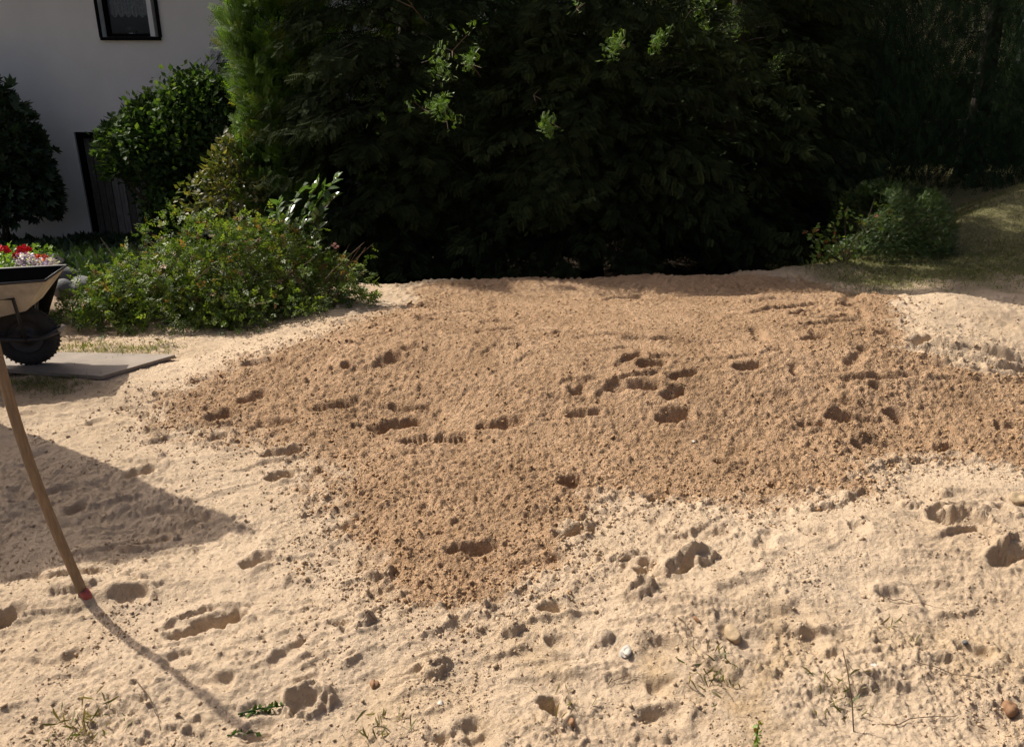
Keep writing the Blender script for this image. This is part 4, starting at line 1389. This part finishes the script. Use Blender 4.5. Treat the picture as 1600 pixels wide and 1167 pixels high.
# wheel
prof = []
for k in range(17):
    a = 2 * pi * k / 16
    prof.append((WR - .048 + .048 * cos(a), .042 * sin(a)))
ty = MB().lathe(prof, (0, 0, WR), 44, 'y')
wheel = ty.build('wheel', M['rubber'], wbr, True, True)
kn = MB()
for k in range(40):
    a = 2 * pi * k / 40
    for sy in (-1, 1):
        cx, cz = (WR - .002) * cos(a + sy * .03), WR + (WR - .002) * sin(a + sy * .03)
        kn.rock((cx, .018 * sy, cz), .0065, k, 0, (1, 1.6, 1), .05)
kn.build('tread', M['rubber'], wheel, False, True)
MB().lathe([(.02, -.045), (.035, -.045), (.04, -.02), (.085, -.012), (.1, -.026), (.103, -.026), (.103, .026), (.1, .026), (.085, .012), (.04, .02), (.035, .045), (.02, .045)], (0, 0, WR), 32, 'y').build('wheel_rim', M['black_steel'], wheel, True, True)
MB().tube([(0, -.1, WR), (0, .1, WR)], .01, 10).build('axle', M['galvanised'], wbr, True, True)
for s in (-1, 1):
    MB().tube([(.20, s * .055, WR + .035), (.10, s * .09, WR + .0), (0, s * .09, WR), (-.18, s * .11, WR + .03), (-.45, s * .2, .24), (-.9, s * .27, .42), (-1.45, s * .28, .62)],
              .0145, 10).build('handle', M['black_steel'], wbr, True, True)
    MB().tube([(-1.45, s * .28, .62), (-1.58, s * .28, .665)], .02, 10).build('grip', M['rubber'], wbr, True, True)
    MB().tube([(.02, s * .095, WR), (.05, s * .235, .49), (-.09, s * .245, .49), (-.17, s * .12, WR + .04)], .011, 8).build('brace', M['black_steel'], wbr, True, True)
    MB().tube([(-.62, s * .235, .31), (-.72, s * .25, .0), (-.86, s * .25, .0), (-.95, s * .28, .42)], .0145, 10).build('leg', M['black_steel'], wbr, True, True)
MB().tube([(.20, -.055, WR + .035), (.225, 0, WR + .04), (.20, .055, WR + .035)], .0145, 10).build('nose_bar', M['galvanised'], wbr, True, True)

# ------------------------------------------------------------------ spade stuck in the sand
bs = G(131, 928)
sh = empty('spade', bs, 'wooden spade handle leaning out of the sand with its blade buried', 'spade')
topv = np.array([-.16, -.03, 1.0])
hp = []
for t in np.linspace(-.03, 1.15, 16):
    q = bs + np.array([-.085 * t - .035 * sin(min(max(t, 0), 1.15) / 1.15 * pi), -.02 * t, t]) + np.array([0, 0, .0])
    hp.append(q)
MB().tube(hp, np.concatenate([[.0165] * 12, [.016, .016, .017, .018]]), 14).build('shaft', M['handle_wood'], sh, True)
sk = MB().tube([bs + np.array([.028, -.012, -.05]), bs + np.array([.010, -.004, .0]), bs + np.array([.004, -.006, .02])], [.019, .0178, .017], 12)
skt = sk.build('socket', M['red_steel'], sh, True)
q = bs
MB().add([(q[0] - .08, q[1] - .02, q[2] - .05), (q[0] + .12, q[1] - .06, q[2] - .05), (q[0] + .09, q[1] - .1, q[2] - .3), (q[0] + .03, q[1] - .09, q[2] - .34), (q[0] - .05, q[1] - .07, q[2] - .3),
          (q[0] - .08, q[1] - .024, q[2] - .05), (q[0] + .12, q[1] - .064, q[2] - .05), (q[0] + .09, q[1] - .104, q[2] - .3), (q[0] + .03, q[1] - .094, q[2] - .34), (q[0] - .05, q[1] - .074, q[2] - .3)],
         [(0, 1, 2, 3, 4), (9, 8, 7, 6, 5), (0, 5, 6, 1), (1, 6, 7, 2), (2, 7, 8, 3), (3, 8, 9, 4), (4, 9, 5, 0)]).build('blade', M['red_steel'], sh)

# ------------------------------------------------------------------ unseen sheet left of the frame, added to cast the shade on the sand
hs = 2.25
k_ = hs / SUN[2]
def up_sun(px, py, h):
    p = G(px, py); q = p + SUN * (h / SUN[2]); return q
tipp, u1, l1 = up_sun(378, 828, hs), up_sun(-60, 622, hs + .1), up_sun(-60, 935, hs + .05)
far_u = tipp + (u1 - tipp) * 1.9; far_l = tipp + (l1 - tipp) * 2.2
caster = empty('added_shade_caster', (tipp[0], tipp[1], 0), 'unseen triangular sheet added on poles to cast the shade on the sand', 'shade sail')
n = 14
V = []; F_ = []
for i in range(n + 1):
    for j in range(n + 1):
        a_, b_ = i / n, j / n
        e1 = tipp * (1 - a_) + far_u * a_; e2 = tipp * (1 - a_) + far_l * a_
        q = e1 * (1 - b_) + e2 * b_
        q = q + np.array([0, 0, -.05 * sin(pi * a_) * sin(pi * b_)])
        ctr = (e1 + e2) / 2
        q = q + (ctr - q) * .14 * sin(pi * min(a_ * 1.2, 1))
        V.append(q)
for i in range(n):
    for j in range(n):
        k = i * (n + 1) + j
        F_.append((k, k + 1, k + n + 2, k + n + 1))
arr_mesh('caster_sheet', np.array(V), np.array(F_), M['caster'], caster, True)
zg = float(Hs(tipp[0], tipp[1]))
dirp = unit(((far_u + far_l) / 2 - tipp) * np.array([1, 1, 0]))
MB().tube([(tipp[0] + dirp[0] * .25, tipp[1] + dirp[1] * .25, zg - .1), (tipp[0], tipp[1], tipp[2] + .05)], .03, 12).build('pole', M['grey_wood'], caster, True)
for e in (far_u, far_l):
    MB().tube([(e[0], e[1], -.3), (e[0], e[1], e[2] + .05)], .03, 12).build('pole', M['grey_wood'], caster, True)

# ------------------------------------------------------------------ loose clods, pebbles, twigs
OCT = (np.array([(1, 0, 0), (-1, 0, 0), (0, 1, 0), (0, -1, 0), (0, 0, 1), (0, 0, -1)], float),
       np.array([(0, 2, 4), (2, 1, 4), (1, 3, 4), (3, 0, 4), (2, 0, 5), (1, 2, 5), (3, 1, 5), (0, 3, 5)]))
for mt, lab, N_, md in (('clod', 'loose crumbs of moist sand lying on the brown heap', 17000, 1), ('clod_dry', 'loose crumbs of dry pale sand scattered all over', 17000, 0)):
    rs = np.random.RandomState(17 + md)
    m = N_ * 5
    y = 1.62 + (5.0 if md else 4.2) * rs.uniform(size=m) ** 1.5
    x = rs.uniform(-.67, .67, m) * (y + OFF)
    j = np.clip(np.searchsorted(YR, y), 0, len(YR) - 1); i = np.clip(np.searchsorted(UR, x / (y + OFF)), 0, len(UR) - 1)
    mm = MOIST[j, i]; sdv = sd[j, i]
    cl = fbm(x * 2.4, y * 2.4, 63, 3)
    if md: pr = ss(.3, .7, mm) * (.22 + .5 * ss(-.1, .5, cl) + 1.0 * np.exp(-((sdv - .08) / .3) ** 2)) + .3 * np.exp(-((sdv + .04) / .10) ** 2)
    else: pr = (1 - mm) * (.12 + .7 * ss(0, .5, cl) + .9 * np.exp(-((sdv + .1) / .15) ** 2))
    k = rs.uniform(size=m) < pr
    x, y, sdv = x[k][:N_], y[k][:N_], sdv[k][:N_]
    n = len(x)
    r = np.minimum(.0016 + .0016 * rs.exponential(size=n) * (1 + .6 * np.exp(-((sdv - .05) / .2) ** 2)), .011) * (.75 + .1 * y)
    V = OCT[0][None] * (1 + rs.uniform(-.35, .35, (n, 6, 1))) + rs.normal(size=(n, 6, 3)) * .16
    a = rs.uniform(0, 6.28, n); ca, sa = np.cos(a)[:, None], np.sin(a)[:, None]
    tl = rs.normal(size=(n, 1)) * .5
    V = np.stack([V[..., 0] * ca - V[..., 1] * sa, V[..., 0] * sa + V[..., 1] * ca, V[..., 2] * .8 + tl * V[..., 0] * .5], -1)
    V = V * r[:, None, None] + np.stack([x, y, Hs(x, y) + r * .35], 1)[:, None]
    Fc = (OCT[1][None] + (np.arange(n) * 6)[:, None, None]).reshape(-1, 3)
    tag(arr_mesh('sand_crumbs', V.reshape(-1, 3), Fc, M[mt]), lab, kind='stuff')

stones = [(1143, 993, .036, 'sand_stone', 'rounded yellow brown stone on the pale sand, front right of the middle', (1, .75, .62)),
          (1592, 784, .045, 'sand_stone', 'smooth brown stone at the right edge of the photo', (1, .8, .7)),
          (978, 1022, .024, 'white_stone', 'crumpled whitish grey lump below the middle of the moist heap', (1, .8, .75)),
          (1366, 1040, .012, 'white_stone', 'small flat white pebble right of the dry stem', (1, .8, .35)),
          (1084, 689, .014, 'white_stone', 'tiny white chip on the moist sand', (1, .6, .3)),
          (1578, 1111, .028, 'red_stone', 'reddish brown lump near the right bottom corner', (1, .8, .8)),
          (584, 1070, .018, 'red_stone', 'small orange brown stone in front of the moist heap', (1, .8, .8)),
          (892, 1130, .016, 'red_stone', 'dark red bit at the bottom hole in the sand', (1, .7, .8)),
          (688, 1099, .010, 'white_stone', 'small pale pebble near the bottom middle', (1, .8, .6)),
          (1088, 968, .014, 'red_stone', 'thin dark red chip above the rounded yellow brown stone', (1, .4, .6)),
          (1508, 1004, .011, 'stone', 'small dark pebble on the right pale slope', (1, .8, .6))]
for k, (px, py, r, mt, lab, sq) in enumerate(stones):
    q = G(px, py)
    s = MB(); s.rock((q[0], q[1], q[2] + r * sq[2] * .30), r, 400 + k, 3 if r > .02 else 2, sq, .28 if k != 2 else .5, 2.6)
    tag(s.build('stone', M[mt], None, False), lab, 'stone')

def stem_thing(pts, r, lab, leaves=0, mat='weed', name='dry_stem', cat='stem', seed=0):
    pts = [np.array(p) for p in pts]
    root = empty(name, pts[0], lab, cat)
    MB().tube(pts, np.linspace(r, r * .5, len(pts)), 6, False).build('stalk', M['twig'] if not leaves else L[mat], root)
    if leaves:
        rs = np.random.RandomState(seed)
        Q = np.array([pts[0] + (pts[-1] - pts[0]) * t for t in rs.uniform(.1, 1, leaves)])
        cloud('foliage', LEAF, Q, rs.normal(size=(leaves, 3)) * .7 + np.array([0, 0, .3]), rand_dirs(leaves, rs) + np.array([0, 0, .8]), rs.uniform(.012, .024, leaves), L[mat], root)


a_ = G(1335, 1143); stem_thing([a_ + [0, 0, -.01], a_ + [-.012, .02, .09], a_ + [-.035, .03, .19], a_ + [-.05, .05, .25]], .0022, 'thin dry stem standing in the sand near the front right')
a_ = G(1180, 1166); stem_thing([a_ + [0, 0, -.02], a_ + [0, 0, .04], a_ + [.002, 0, .085]], .003, 'small yellow green weed sprouting at the bottom edge', 34, 'sapling', 'weed_plant', 'weed', 5)
a_, b_ = G(372, 1118), G(440, 1105); stem_thing([a_ + [0, 0, .006], (a_ + b_) / 2 + [0, 0, .012], b_ + [0, 0, .006]], .003, 'creeping green weed at the end of the spade shadow', 46, 'climber', 'weed_plant', 'weed', 6)
a_, b_ = G(355, 1150), G(400, 1146); stem_thing([a_ + [0, 0, .004], b_ + [0, 0, .006]], .002, 'short green weed at the bottom edge left of the middle', 18, 'climber', 'weed_plant', 'weed', 7)
for (p0, p1, lab) in [((215, 1062), (255, 1140), 'curved dry root lying on the sand right of the spade shadow start'), ((1060, 965), (1085, 1010), 'thin dry twig beside the rounded stone'),
                      ((1375, 1135), (1500, 1118), 'long dry twig lying near the front right corner'), ((945, 1058), (1000, 1060), 'thin dry twig below the whitish lump'),
                      ((1420, 1030), (1560, 1075), 'long thin dry runner across the right pale slope'), ((555, 985), (600, 965), 'short green brown twig in the pale front sand'),
                      ((1380, 935), (1470, 950), 'wiry dry twig on the right mound')]:
    a_, b_ = G(*p0), G(*p1)
    rs = np.random.RandomState(p0[0])
    pts = []
    for t in np.linspace(0, 1, 7):
        q = a_ * (1 - t) + b_ * t + np.append(rs.normal(size=2) * .006, 0); q[2] = Hs(q[0], q[1]) + .004 + .008 * sin(pi * t)
        pts.append(q)
    stem_thing(pts, .0018, lab)
